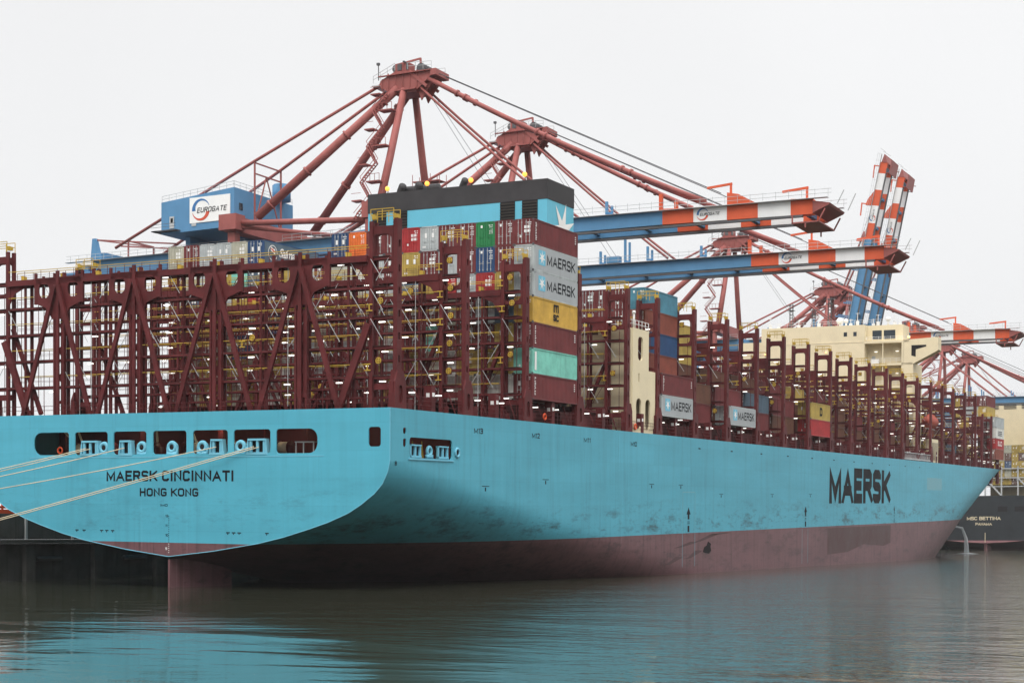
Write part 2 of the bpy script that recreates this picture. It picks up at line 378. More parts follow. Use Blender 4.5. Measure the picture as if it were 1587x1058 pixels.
def arc(mb, c, ex, ey, n, r0, r1, a0, a1, m, thick=0.02, k=14, taper=True):
    c, ex, ey, n = map(Vector, (c, ex, ey, n)); Q = []
    for i in range(k + 1):
        t = math.radians(a0 + (a1 - a0) * i / k); f = (1 - 0.9 * i / k) if taper else 1; rr = r1 - (r1 - r0) * f
        Q.append((c + ex * (rr * math.cos(t)) + ey * (rr * math.sin(t)) + n * thick, c + ex * (r1 * math.cos(t)) + ey * (r1 * math.sin(t)) + n * thick))
    for i in range(k): mb.quad([Q[i][0], Q[i][1], Q[i + 1][1], Q[i + 1][0]], m)

# ------------------------------------------------------------------ setting
wm = bpy.data.materials.new('harbour_water'); wm.use_nodes = True
t = wm.node_tree; b = t.nodes['Principled BSDF']
b.inputs['Base Color'].default_value = (0.034, 0.036, 0.024, 1); b.inputs['Roughness'].default_value = 0.05; b.inputs['IOR'].default_value = 1.33
geo = t.nodes.new('ShaderNodeNewGeometry')
def wnoise(scale, det, mp):
    m_ = t.nodes.new('ShaderNodeMapping'); m_.inputs['Scale'].default_value = mp; m_.inputs['Rotation'].default_value = (0, 0, -TH)
    t.links.new(geo.outputs['Position'], m_.inputs[0])
    n = t.nodes.new('ShaderNodeTexNoise'); n.inputs['Scale'].default_value = scale; n.inputs['Detail'].default_value = det; n.inputs['Roughness'].default_value = 0.55
    n.inputs['Distortion'].default_value = 0.6
    t.links.new(m_.outputs[0], n.inputs['Vector']); return n.outputs['Fac']
def wadd(a, ka, b_, kb):
    x = t.nodes.new('ShaderNodeMath'); x.operation = 'MULTIPLY'; x.inputs[1].default_value = ka; t.links.new(a, x.inputs[0])
    y = t.nodes.new('ShaderNodeMath'); y.operation = 'MULTIPLY_ADD'; y.inputs[1].default_value = kb; t.links.new(b_, y.inputs[0]); t.links.new(x.outputs[0], y.inputs[2]); return y.outputs[0]
h1 = wnoise(0.09, 3, (1.0, 0.45, 1)); h2 = wnoise(0.9, 3, (1.0, 0.5, 1)); h3 = wnoise(4.0, 2, (1, 0.6, 1))
sw = t.nodes.new('ShaderNodeVectorMath'); sw.operation = 'DOT_PRODUCT'; sw.inputs[1].default_value = (0.672, -0.781, 0); t.links.new(geo.outputs['Position'], sw.inputs[0])
lee = t.nodes.new('ShaderNodeMapRange'); lee.inputs[1].default_value = 5; lee.inputs[2].default_value = 70; lee.inputs[3].default_value = 1.0; lee.inputs[4].default_value = 11.0
t.links.new(sw.outputs['Value'], lee.inputs[0])     # calmer water in the lee of the stern, wind ripple farther out
rip = t.nodes.new('ShaderNodeMath'); rip.operation = 'MULTIPLY'; t.links.new(wadd(h2, 0.075, h3, 0.011), rip.inputs[0]); t.links.new(lee.outputs[0], rip.inputs[1])
hh = wadd(h1, 1.0, rip.outputs[0], 1.0)
bp = t.nodes.new('ShaderNodeBump'); bp.inputs['Strength'].default_value = 1.0; bp.inputs['Distance'].default_value = 0.16
t.links.new(hh, bp.inputs['Height']); t.links.new(bp.outputs[0], b.inputs['Normal'])
M['water'] = wm
mb = MB(); mb.quad([(-600, -1500, 0), (2400, -1500, 0), (2400, 1500, 0), (-600, 1500, 0)])
tag(mb.obj('water', 'water'), None, None, kind='structure')
mb = MB(); mb.box(-400, 1800, 33.0, 700, 6.0, 7.98); tag(mb.obj('quay_ground', 'asphalt'), None, None, kind='structure')

# quay wall: cope, ledge, fender posts and piles
mb = MB(); mb.box(-400, 1800, 31.2, 33.0, 4.95, 8.0); mb.box(-400, 1800, 30.6, 33.0, 4.45, 4.93); mb.box(-400, 1800, 31.6, 33.0, -2, 4.43)
for i in range(-4, 70): mb.box(i * 12.0, i * 12.0 + 1.6, 30.9, 31.58, -1.8, 4.4)
qw = tag(mb.obj('quay_wall', 'concrete'), 'dark concrete quay wall with a ledge along the water behind the stern', 'quay wall')
for i in range(-3, 12):
    f = MB(); f.box(i * 8.0 + 4, i * 8.0 + 4.3, 30.95, 31.18, 4.95, 7.9); f.obj('fender_post', 'galv', qw)
for i in range(0, 6):
    f = MB(); f.tube([(i * 16.0 - 2, 31.3, 2.6), (i * 16.0 + 2.4, 31.3, 2.6)], 0.28, 8); f.obj('fender', 'steel', qw)
f = MB(); f.box(2, 14.5, 32.2, 32.35, 8.02, 8.5); f.box(2, 14.5, 32.2, 32.35, 8.62, 8.9)
for i in range(6): f.box(2.2 + i * 2.4, 2.4 + i * 2.4, 32.18, 32.37, 8.0, 9.1)
tag(f.obj('barrier', 'lifered'), 'low red rail barrier on the quay edge beside the stern', 'barrier')

# ------------------------------------------------------------------ the container ship
TRIM, HEEL = 0.0185, 0.016
TS = Matrix.Translation((0, -26.75, 0)) @ Matrix.Rotation(-TRIM, 4, 'Y') @ Matrix.Rotation(HEEL, 4, 'X') @ Matrix.Translation((0, 26.75, 0))
ship = thing('container_ship', 'huge light blue container ship moored stern to the viewer with maroon lashing bridges', 'container ship', TS)
ZD, ZP, HB = 17.75, 4.25, 26.75
TZ = [2.8, 3.46, 4.34, 5.03, 5.9, 6.62, 7.52, 8.35, 9.42, 10.35, 11.5, 12.6, 99]
TW = [0, 5.7, 11.3, 14.4, 17.5, 19.8, 22.05, 23.5, 25.0, 25.9, 26.5, HB, HB]
def x0f(z): return 203 + 45 * (z + 5.7) / 9.9 if z < 4.2 else 248 + 72 * (z - 4.2) / 13.55
def xef(z): return 348 + 8 * max(0, (z + 5.7)) / 9.9 if z < 4.2 else 356 + 16 * (z - 4.2) / 13.55
def pq(z):
    if z < 4.2: u = max(0, min(1, (z + 5.7) / 9.9)); return 2 + 0.2 * u, 1 - 0.1 * u
    u = (z - 4.2) / 13.55; return 2.2 - 0.2 * u, 0.9 - 0.4 * u
def hb(x, z):
    y = float(np.interp(z + 0.17 * x, TZ, TW))
    a, e_ = x0f(z), xef(z)
    if x > a:
        p, q_ = pq(z); tt = min(1, (x - a) / (e_ - a)); y = min(y, HB * (1 - tt ** p) ** q_)
    return y
zr = [ZD, 15.2, 12.6] + [12.6 - 0.4 * i for i in range(1, 21)] + [ZP]
zr = sorted(set([round(z, 3) for z in zr if z >= ZP]), reverse=True)
zr += [ZP - 0.35 * i for i in range(1, 12)] + [0.1, -0.6, -1.4, -2.4, -3.5, -5, -7, -9]
st = [0, 2, 4, 6, 8, 10, 13, 16, 19, 22, 26, 30, 35, 40, 46, 53, 60, 68, 76, 85, 95, 110, 130, 160, 200]
ta = [0.06, 0.13, 0.2, 0.27, 0.34, 0.41, 0.48, 0.54, 0.6, 0.66, 0.71, 0.76, 0.8, 0.84, 0.88, 0.915, 0.945, 0.97, 0.985, 0.995, 1.0]
def pt(i, z, sgn):
    if i < len(st): x = st[i]
    else: x = 200 + (xef(z) - 200) * ta[i - len(st)]
    zb = 2.8 - 0.17 * x
    if z < zb: return (x, 0.0, zb)
    return (x, sgn * hb(x, z), z)
hull = MB(); nst = len(st) + len(ta)
for sgn in (-1, 1):
    for i in range(nst - 1):
        for j in range(len(zr) - 1):
            if sgn == -1 and i < 7 and zr[j + 1] >= 12.59: continue       # the pierced side plate goes here
            q4 = [pt(i, zr[j], sgn), pt(i + 1, zr[j], sgn), pt(i + 1, zr[j + 1], sgn), pt(i, zr[j + 1], sgn)]
            hull.quad(q4, 1 if zr[j + 1] < ZP - 0.01 else 0)
me = bpy.data.meshes.new('hull'); me.from_pydata(hull.v, [], hull.f); me.materials.append(M['hull']); me.materials.append(M['boot'])
me.polygons.foreach_set('material_index', hull.m)
bm = bmesh.new(); bm.from_mesh(me); bmesh.ops.remove_doubles(bm, verts=bm.verts, dist=0.002); bmesh.ops.dissolve_degenerate(bm, dist=0.002, edges=bm.edges)
bmesh.ops.recalc_face_normals(bm, faces=bm.faces)
for f in bm.faces: f.smooth = True
for e_ in bm.edges:
    if len(e_.link_faces) == 2 and e_.calc_face_angle(0) > 0.6: e_.smooth = False
bm.to_mesh(me); bm.free()
hullo = link('hull', me, ship)
# transom, pierced by the mooring windows
def trow(z): return float(np.interp(z, TZ, TW))
zz = [ZD, 12.6, 12.05, 11.5, 10.9, 10.35, 9.9, 9.42, 8.9, 8.35, 7.9, 7.52, 7.1, 6.62, 6.2, 5.9, 5.5, 5.03, 4.7, 4.34, ZP]
up = [(-trow(z), z) for z in zz] + [(trow(z), z) for z in reversed(zz)]
zz2 = [ZP, 3.9, 3.46, 3.2, 3.0]
lo = [(-trow(z), z) for z in zz2] + [(0, 2.8)] + [(trow(z), z) for z in reversed(zz2)]
WIN = [(13.39, 18.31, (1, 0.55, 0.55, 1)), (8.06, 12.57, 0), (2.88, 7.27, 0), (-2.34, 2.02, 0), (-7.57, -3.17, 0), (-12.81, -8.3, 0), (-18.44, -13.52, 0)]
WZ0, WZ1 = 13.42, 15.85
holes = []
for k, (a, b_, _) in enumerate(WIN):
    cr = (0.55, 1.6, 1.6, 0.55) if k == 0 else ((1.6, 0.55, 0.55, 1.6) if k == 6 else (0.55,) * 4)
    holes.append(rrect(a, b_, WZ0, WZ1, 0.62, 6, cr))
holes.append(rrect(-25.72, -24.33, 14.0, 15.9, 0.3))
tr = plate(up, holes, 0.14, 0, 0.0, 0); tr.add(plate(lo, [], 0.14, 0, 0.0, 1))
tr.obj('transom', ['stern', 'boot'], hullo)
sp_ = plate([(0.08, 12.6), (16, 12.6), (16, ZD), (0.08, ZD)], [rrect(3.66, 12.36, 13.0, 15.02, 0.4), rrect(2.42, 3.04, 15.3, 15.92, 0.2), rrect(2.42, 3.04, 14.05, 14.85, 0.2)], 0.12, 1, -26.69, 0)
sp_.obj('side_plate', ['hull'], hullo)
# thin lighter weld edge round the transom, and the sill line under the windows
ed = MB()
for s_ in (-1, 1):
    ed.tube([(-0.06, s_ * trow(z), z) for z in zz + zz2] + [(-0.06, 0, 2.8)], 0.045, 6)
ed.obj('transom_edge', 'hull_pale', hullo)
ed = MB(); ed.box(-0.1, -0.07, -19.2, 18.9, 13.1, 13.17); ed.obj('window_ledge', 'hull_pale', hullo)
ed = MB(); ed.box(3.4, 12.6, -26.86, -26.76, 12.8, 12.94); ed.obj('window_ledge', 'hull_pale', hullo)
# deck
dk = MB(); top = [pt(i, ZD, -1) for i in range(nst)]; mp = lambda p: (p[0], p[1] * 0.997, p[2] - 0.05)
for i in range(nst - 1): dk.quad([mp(top[i]), mp(top[i + 1]), mp((top[i + 1][0], -top[i + 1][1], ZD)), mp((top[i][0], -top[i][1], ZD))])
dk.obj('deck', 'maroon_d', ship)
# mooring deck seen through the windows
md = MB()
md.box(0.3, 15, -26.3, 26.3, 12.6, 12.72); md.box(0.3, 15, -26.3, 26.3, 16.9, 17.0); md.box(12.6, 12.8, -26.3, 26.3, 12.72, 16.9)
for y in (-23.2, -19.2, -13.2, -7.9, -2.7, 2.4, 7.7, 12.9, 19): md.box(5.2, 5.5, y - 0.35, y + 0.35, 12.72, 16.9)
md.obj('mooring_deck', 'maroon', ship)
for x, y in ((7.5, 15.5), (4.0, 9.0), (7.5, 4.0), (4.2, -3.0), (7.0, -6.0), (4.0, -10.8), (7.5, -15.0), (8, -22)):
    f = MB(); f.box(x - 0.15, x + 0.15, y - 0.3, y + 0.3, 16.7, 16.89); f.obj('lamp', 'decklamp', ship)
def winch(x, y, r=0.75):
    wv = MB(); wv.tube([(x, y - 1.1, 14.1), (x, y + 1.1, 14.1)], r * 0.55, 12, 0)
    for d in (-1.15, 0.2, 1.1): wv.tube([(x, y + d, 14.1), (x, y + d + 0.1, 14.1)], r, 14, 0)
    wv.box(x - 0.5, x + 0.5, y - 1.6, y - 1.2, 12.72, 14.3, 0); wv.box(x - 0.7, x + 0.7, y - 1.3, y + 1.3, 12.72, 13.1, 0)
    wv.tube([(x, y - 0.95, 14.1), (x, y + 0.15, 14.1)], r * 0.8, 12, 1)
    wv.obj('mooring_winch', ['maroon', 'rope'], ship, True)
for y in (15.2, 11.4, 5.6, -0.4, -5.9, -11.6): winch(3.6, y)
pl = MB()
for a, b_ in (((2.2, 14.4, 16.6), (3.2, 13.6, 13.2)), ((2.0, -1.0, 16.6), (1.8, -2.4, 14.3)), ((2.4, 3.6, 16.7), (2.0, 3.1, 14.8)), ((2.2, 16.8, 16.6), (2.6, 15.0, 14.9))): pl.tube([a, b_], 0.12, 6)
pl.obj('hose', 'rope', ship)
tb = MB(); tb.box(1.6, 2.6, -16.9, -14.6, 14.55, 14.65)
for y in (-16.8, -15.6, -14.7): tb.box(1.65, 1.75, y - 0.05, y + 0.05, 12.75, 14.55)
tb.obj('rope_rack', 'galv', ship)
def chock(y, n):       # roller fairlead: a blue steel box with upright rollers
    c = MB(); wd = 0.75 * n + 0.7
    c.box(-0.12, 0.55, y - wd / 2, y + wd / 2, 13.3, 13.55); c.box(-0.12, 0.55, y - wd / 2, y + wd / 2, 14.72, 14.92)
    for s_ in (-1, 1): c.prism([(y + s_ * wd / 2 - 0.06, 13.3), (y + s_ * (wd / 2 + 0.22), 13.3), (y + s_ * (wd / 2), 14.92), (y + s_ * wd / 2 - 0.06, 14.92)] if s_ > 0 else [(y - wd / 2 - 0.22, 13.3), (y - wd / 2 + 0.06, 13.3), (y - wd / 2 + 0.06, 14.92), (y - wd / 2, 14.92)], 0, -0.1, 0.5)
    for k in range(n + 1): yy = y - wd / 2 + 0.28 + k * (wd - 0.56) / n; c.tube([(0.1, yy, 13.55), (0.1, yy, 14.72)], 0.17, 10)
    c.box(0.56, 0.6, y - wd / 2, y + wd / 2, 13.5, 14.75, 1)
    c.obj('roller_fairlead', ['hull_pale', 'dark'], ship)
def ring(y, low=False):
    c = MB(); z = 14.15
    c.torus((0.2, y, z), 0.46, 0.22, 0, 0); c.box(0.12, 0.35, y - 0.7, y + 0.7, 13.1 if low else 13.3, 14.15); c.tube([(0.1, y, z), (0.12, y, z)], 0.36, 16, 1); c.box(0.02, 0.2, y - 0.62, y + 0.62, 13.1 if low else 13.3, 13.66)
    c.tube([(0.6, y, z), (0.62, y, z)], 0.5, 16, 1); c.tube([(0.15, y, z), (0.6, y, z)], 0.52, 16, 0, cap=False)
    c.obj('panama_chock', ['hull_pale', 'dark'], ship, True)
chock(10.55, 2); ring(8.75); chock(5.7, 1); ring(3.65); ring(-0.3, True); ring(-4.2); chock(-6.15, 1); ring(-9.0); chock(-11.15, 2)
# starboard fairleads
for x in (5.3, 10.9):
    c = MB(); c.box(x - 1.0, x + 1.0, -26.62, -26.2, 13.05, 13.25); c.box(x - 1.0, x + 1.0, -26.62, -26.2, 14.2, 14.35)
    for d in (-0.95, 0, 0.95): c.tube([(x + d, -26.4, 13.25), (x + d, -26.4, 14.2)], 0.17, 8)
    c.box(x - 1, x + 1, -26.12, -26.08, 13.2, 14.3, 1); c.obj('roller_fairlead', ['hull_pale', 'dark'], ship)
c = MB(); c.torus((8.1, -26.45, 13.75), 0.42, 0.17, 1); c.box(7.5, 8.7, -26.6, -26.3, 13.02, 13.4); c.obj('panama_chock', 'hull_pale', ship, True)
c = MB(); c.torus((13.4, -26.8, 13.75), 0.42, 0.13, 1); c.tube([(13.4, -26.74, 13.75), (13.4, -26.77, 13.75)], 0.34, 14, 1); c.obj('panama_chock', ['hull_pale', 'dark'], ship, True)
c = MB()
for x in (7.0, 8.9): c.prism([(x - 0.35, 13.0), (x + 0.3, 13.0), (x - 0.05, 14.8)], 1, -25.2, -25.1)
c.obj('davit', 'yellow', ship)
c = MB(); c.torus((1.0, 15.6, 13.95), 0.32, 0.09, 0); c.obj('life_ring', 'lifered', ship, True)
# rudder
rd = MB(); rd.prism([(0.05, -0.12), (4, -0.75), (8, -0.7), (10.7, -0.1), (10.7, 0.1), (8, 0.7), (4, 0.75), (0.05, 0.12)], 2, -8, 2.5); rd.box(3.5, 7.5, -0.8, 0.8, 2.5, 4)
rd.obj('rudder', 'boot', ship)
# hull writing
tx = MB(); nA = (-1, 0, 0); eA = (0, -1, 0); up_ = (0, 0, 1)
lettering(tx, 'MAERSK CINCINNATI', (-0.075, 8.1, 10.62), eA, up_, nA, 1.12, 16.3, 0.215, 0.42)
lettering(tx, 'HONG KONG', (-0.075, 3.65, 9.05), eA, up_, nA, 0.86, 7.45, 0.215, 0.42)
lettering(tx, 'IMO', (-0.075, 1.0, 8.0), eA, up_, nA, 0.26, 0.9, 0.2, 0.3)
for k, (s_, z) in enumerate((('12', 6.9), ('11', 5.9), ('10', 4.9))): lettering(tx, s_, (-0.075, 0.35, z), eA, up_, nA, 0.26, None, 0.2)
for k in range(18): tx.box(-0.09, -0.082, -0.12, -0.02, 3.2 + k * 0.22, 3.27 + k * 0.22, 1 if 3.2 + k * 0.22 < 4.2 else 0)
lettering(tx, '9', (-0.075, 0.35, 3.5), eA, up_, nA, 0.26, None, 0.2, m=1)
# small plate marks low on the transom
for y in (12.3, 11.3, 8.9, 8.2, 7.4, -7.6, -8.3, -9.0, -12.4): tx.box(-0.084, -0.08, y - 0.25, y + 0.2, 5.35, 5.45); tx.box(-0.084, -0.08, y - 0.05, y + 0.05, 5.2, 5.34)
nS = (0, -1, 0); eS = (1, 0, 0)
lettering(tx, 'MAERSK', (155.8, -26.752, 8.4), eS, up_, nS, 6.75, 44.0, 0.28, 0.42, thick=0.02)
lettering(tx, '8', (0.9, -26.76, 12.2), eS, up_, nS, 0.4, None, 0.2)
for x, s_ in ((17.2, 'M13'), (31.2, 'M12'), (45.6, 'M11'), (60.5, 'M10')): lettering(tx, s_, (x, -26.752, 15.9), eS, up_, nS, 0.6, 1.9, 0.2)
for x in (85.8, 100, 114.5, 128.8, 143.2, 157.4, 171.6, 185.6, 199.8, 214, 228): tx.box(x, x + 0.9, -26.765, -26.755, 16.25, 16.42)
for x, z in ((19.0, 10.3), (34, 11.2), (67, 11.0), (78, 11.0), (95, 9.8), (120, 9.9), (142, 10.0)):
    tx.box(x, x + 1.7, -26.765, -26.755, z, z + 0.07); tx.box(x + 0.7, x + 0.95, -26.765, -26.755, z - 0.5, z - 0.1)
for x in (82, 140, 205):        # tug push arrows
    k_ = 1.0 if x < 200 else 0.6
    tx.box(x - 0.35 * k_, x + 0.35 * k_, -26.765, -26.755, 6.2, 7.0); tx.prism([(x - 0.8 * k_, 6.9), (x + 0.8 * k_, 6.9), (x, 7.9)], 1, -26.768, -26.758)
    tx.box(x - 0.35 * k_, x + 0.35 * k_, -26.765, -26.755, 4.4, 5.3); tx.box(x - 0.5, x + 0.5, -26.765, -26.755, 5.55, 5.65); tx.box(x - 0.5, x + 0.5, -26.765, -26.755, 5.8, 5.9)
tx.obj('lettering', ['black', 'white'], hullo)
for x, z0, z1 in ((79.6, 2.0, 10), (84.6, 2.0, 10), (138.0, 0.5, 4), (141.5, 0.5, 4)):
    ln = MB(); ln.box(x, x + 0.1, -26.76, -26.754, z0 - 2.5, z1); ln.obj('hull_marking', 'patch_green', hullo)
ln = MB()
ln.box(79.6, 84.6, -26.76, -26.754, 10.0, 10.1); 
ln.obj('hull_marking', 'patch_green', hullo)
ln = MB(); ln.prism([(154, 3.9), (202, 3.9), (202, 0.2), (196, -0.3), (180, 0.4), (168, -0.8), (154, -0.9)], 1, -26.757, -26.754); ln.obj('boot_patch', 'patch_red', hullo)
ln = MB(); ln.prism([(236, 14.2), (252, 14.2), (252, 11.4), (236, 11.4)], 1, -26.757, -26.754); ln.obj('paint_patch', 'patch_green', hullo)
for (xa, za, xb, zb_) in ((76, 2.2, 86, 2.9), (80, 0.6, 88, 1.6), (84, 2.9, 95, 3.9), (72, 0.0, 80, 0.9), (90, 3.7, 101, 4.0)):
    ln = MB(); ln.prism([(xa, za), (xa + 3, za + 0.05), (xb, zb_), (xb - 3, zb_ + 0.12), (xa + 2, za + 0.22)], 1, -26.757, -26.7535); ln.obj('fender_scrape', 'patch_red', hullo)
ln = MB(); ln.prism([(88.0, 1.4), (88.9, 1.25), (90.6, 1.1), (91.6, 1.5), (91.2, 2.1), (91.5, 2.5), (90.2, 2.9), (89.6, 2.3), (88.6, 2.1)], 1, -26.78, -26.76)
ln.obj('rubbed_fender_mark', 'dark', hullo)

# ------------------------------------------------------------------ lashing bridges
LV = [21.0, 23.9, 26.8, 29.7, 32.6]
slots = [rrect(-0.16, 0.16, z, z + 0.75, 0.14, 3) for z in (20.6, 22.2, 24.4, 26.6, 28.8, 31.0, 33.4)]
pst = plate([(-0.45, 17.7), (0.45, 17.7), (0.45, 36.2), (-0.45, 36.2)], slots, 0.14, 1, -26.45)
def bridge_frame(aft):
    m = MB()
    for s_ in (-1, 1):
        k = MB(); k.add(pst)
        k.box(-0.45, -0.39, -26.38, -26.06, 17.7, 36.2); k.box(0.39, 0.45, -26.38, -26.06, 17.7, 36.2)
        k.box(-0.38, 0.38, -26.3, -26.24, 18, 36.1, 1)
        k.box(-0.6, -0.3, -23.8, -23.42, 17.7, 36.0); k.box(0.3, 0.6, -23.8, -23.42, 17.7, 36.0)
        k.add(plate([(-26.01, 31.0), (-23.42, 31.0), (-23.42, 35.5), (-26.01, 35.5)], [rrect(-25.82, -23.7, 31.35, 34.75, 0.55)], 0.1, 0, -0.38))
        k.add(plate([(-26.01, 31.0), (-23.42, 31.0), (-23.42, 35.5), (-26.01, 35.5)], [rrect(-25.82, -23.7, 31.35, 34.75, 0.55)], 0.1, 0, 0.38))
        for z in LV: k.box(-0.4, 0.4, -26.0, -23.42, z - 0.36, z - 0.07)
        k.prism([(-23.42, 32.7), (-23.42, 29.8), (-22.4, 31.3), (-20.9, 31.9), (-20.9, 32.7)], 0, -0.66, -0.56)      # haunch to the beam
        k.bar((0.2, -23.5, 27.5), (0.2, -19.4, 18.0), 0.38, 0.4)
        k.add(plate([(-1.15, 17.72), (1.15, 17.72), (1.0, 20.4), (0.55, 21.4), (-0.55, 21.4), (-1.0, 20.4)], [rrect(-0.35, 0.35, 18.2, 20.0, 0.34)], 0.2, 1, -26.6))
        for x in (-0.9, 0.9): k.box(x - 0.2, x + 0.2, -26.48, -26.0, 17.72, 20.3)
        k.box(-0.3, 0.3, -25.98, -23.3, 19.6, 20.2)
        # top gear: twist-lock boxes
        m.add(k, Matrix.Scale(s_ * -1, 4, (0, 1, 0)) if s_ == 1 else None)
    ys = [-21 + 5.25 * i for i in range(9)]
    for y in ys:
        m.box(0.35, 0.6, y - 0.15, y + 0.15, 17.7, 32.7); m.box(-0.6, -0.42, y - 0.12, y + 0.12, 17.7, 32.7)
        if y < 20: m.box(-0.62, -0.42, y + 2.5, y + 2.75, 29.7, 33.0)
    for z in LV[:4]:
        m.box(-0.7, -0.53, -23.4, 23.4, z - 0.27, z - 0.07); m.box(0.53, 0.66, -23.4, 23.4, z - 0.27, z - 0.07)
    for x in (-0.6, 0.6): m.box(x - 0.14, x + 0.14, -23.4, 23.4, 32.0, 32.62)
    # lashing rods: pairs of thin uprights and crossed diagonals hung from the walkways
    for i in range(21):
        y = -24.7 + 2.47 * i
        for d in (-0.85, 0.85):
            if random.random() < 0.8: m.bar((-0.72, y + d, 18.2), (-0.72, y + d, 32.0), 0.055, m=0 if random.random() < 0.75 else 2)
        for z in LV[1:]:
            if random.random() < 0.45: m.bar((-0.75, y - 1.0, z - 0.3), (-0.75, y + 0.4, z - 2.4), 0.05, m=0 if random.random() < 0.6 else 2)
            if random.random() < 0.35: m.bar((-0.77, y + 1.0, z - 0.3), (-0.77, y - 0.4, z - 2.4), 0.05, m=2)
    if aft:
        for yc in (15.8, 5.3, -5.2, -15.7):
            hs_ = [rrect(yc - 2.8, yc - 1.3, 30.5, 32.2, 0.7), rrect(yc + 1.3, yc + 2.8, 30.5, 32.2, 0.7)]
            m.add(plate([(yc - 3.3, 30.0), (yc - 1.6, 29.4), (yc - 0.9, 28.2), (yc + 0.9, 28.2), (yc + 1.6, 29.4), (yc + 3.3, 30.0), (yc + 3.3, 32.75), (yc - 3.3, 32.75)], hs_, 0.16, 0, -0.98))
            m.box(-1.25, -1.06, yc - 0.2, yc + 0.2, 17.7, 33.4)
            m.box(-1.05, -0.6, yc - 0.75, yc - 0.55, 17.7, 33.2); m.box(-1.05, -0.6, yc + 0.55, yc + 0.75, 17.7, 33.2)
            for s_ in (-1, 1):
                m.bar((-1.4, yc + s_ * 0.2, 31.8), (-1.4, yc + s_ * 4.75, 17.7), 0.3, 0.48, up=(0, s_, 0.3))
                m.box(-1.07, -0.8, yc + s_ * 3.3 - 0.13, yc + s_ * 3.3 + 0.13, 29.9, 33.3)
            for z in (21.0, 23.9, 26.8): m.add(plate([(yc - 0.56, z - 2.0), (yc + 0.56, z - 2.0), (yc + 0.56, z + 0.9), (yc - 0.56, z + 0.9)], [rrect(yc - 0.26, yc + 0.26, z - 1.7, z + 0.5, 0.25)], 0.08, 0, -0.9))
        m.box(-1.06, -0.8, -23.4, 23.4, 32.05, 32.68)
        for s_ in (-1, 1):   # flared foot of the end towers
            m.prism([(s_ * 26.5, 17.7), (s_ * 26.5, 21.5), (s_ * 26.0, 21.5), (s_ * 25.6, 17.7)], 0, -0.7, -0.52)
            m.bar((-1.0, s_ * 23.6, 26.0), (-1.0, s_ * 20.2, 17.7), 0.4, 0.7)
    else:
        for yc in (-10.5, 0, 10.5):
            for s_ in (-1, 1): m.bar((0.3, yc, 26), (0.3, yc + s_ * 4.0, 17.7), 0.3)
    return m
FM = [bridge_frame(True).mesh('lashing_bridge', ['maroon', 'dark', 'galv']), bridge_frame(False).mesh('lashing_bridge', ['maroon', 'dark', 'galv'])]
mb = MB(); mb.box(-0.52, 0.52, -25.6, 25.6, -0.06, 0.0); WALK = mb.mesh('walkway', ['grate'])
def rail_mesh(y0, y1, n):
    mb = MB()
    for x in (-0.66, 0.66):
        for z, r_ in ((1.1, 0.034), (0.58, 0.014)): mb.box(x - r_, x + r_, y0, y1, z - r_, z + r_, 0 if z > 1 else 1)
        for i in range(n + 1): yy = y0 + (y1 - y0) * i / n; mb.box(x - 0.02, x + 0.02, yy - 0.02, yy + 0.02, 0, 1.06, 1)
    return mb.mesh('handrail', ['yellow', 'maroon'])
RAIL = rail_mesh(-23.3, 23.3, 20)
mb = MB()
for s_ in (-1, 1):
    for x in (-0.62, 0.62):
        mb.box(x - 0.035, x + 0.035, min(s_ * 23.6, s_ * 26.2), max(s_ * 23.6, s_ * 26.2), 37.1, 37.17); mb.box(x - 0.035, x + 0.035, min(s_ * 23.6, s_ * 26.2), max(s_ * 23.6, s_ * 26.2), 36.6, 36.66)
        for y in (23.6, 24.9, 26.2): mb.box(x - 0.03, x + 0.03, s_ * y - 0.03, s_ * y + 0.03, 36.0, 37.15)
TOPR = mb.mesh('handrail', ['yellow'])
mb = MB(); mb.box(-0.2, 0.2, -0.24, 0.24, 0, 0.4); mb.box(-0.12, 0.12, 0.1, 0.4, 0.4, 0.5); TLB = mb.mesh('twistlock_box', ['yellow'])
mb = MB(); mb.box(-0.1, 0.1, -0.33, 0.33, -0.055, 0.055); LAMPM = mb.mesh('lamp', ['lamp'])
mb = MB(); mb.torus((-0.75, 0, 0), 0.28, 0.05, 0); mb.torus((-0.75, 0, 0), 0.13, 0.04, 0); mb.box(-0.8, -0.72, -0.28, 0.28, -0.03, 0.03); mb.box(-0.8, -0.72, -0.03, 0.03, -0.28, 0.28); mb.box(-0.7, -0.66, -0.34, 0.34, -0.36, 0.36, 1); mb.box(-0.8, -0.7, 0.9, 1.6, -0.35, -0.25); mb.box(-0.8, -0.7, 1.2, 1.3, -0.9, -0.3); mb.box(-0.8, -0.7, 0.9, 1.6, -0.95, -0.85)
HOSE = mb.mesh('fire_hose_reel', ['yellow', 'maroon'])
XB = [2.0, 16.0, 30.3, 44.7, 60.0, 70.6, 84.9, 99.1, 113.6, 127.9, 142.3, 156.5, 170.7, 184.7, 198.9, 213.2, 227.2, 241.3, 253.8, 266.2, 280.6, 294.6, 308.5, 321.6, 335.8]
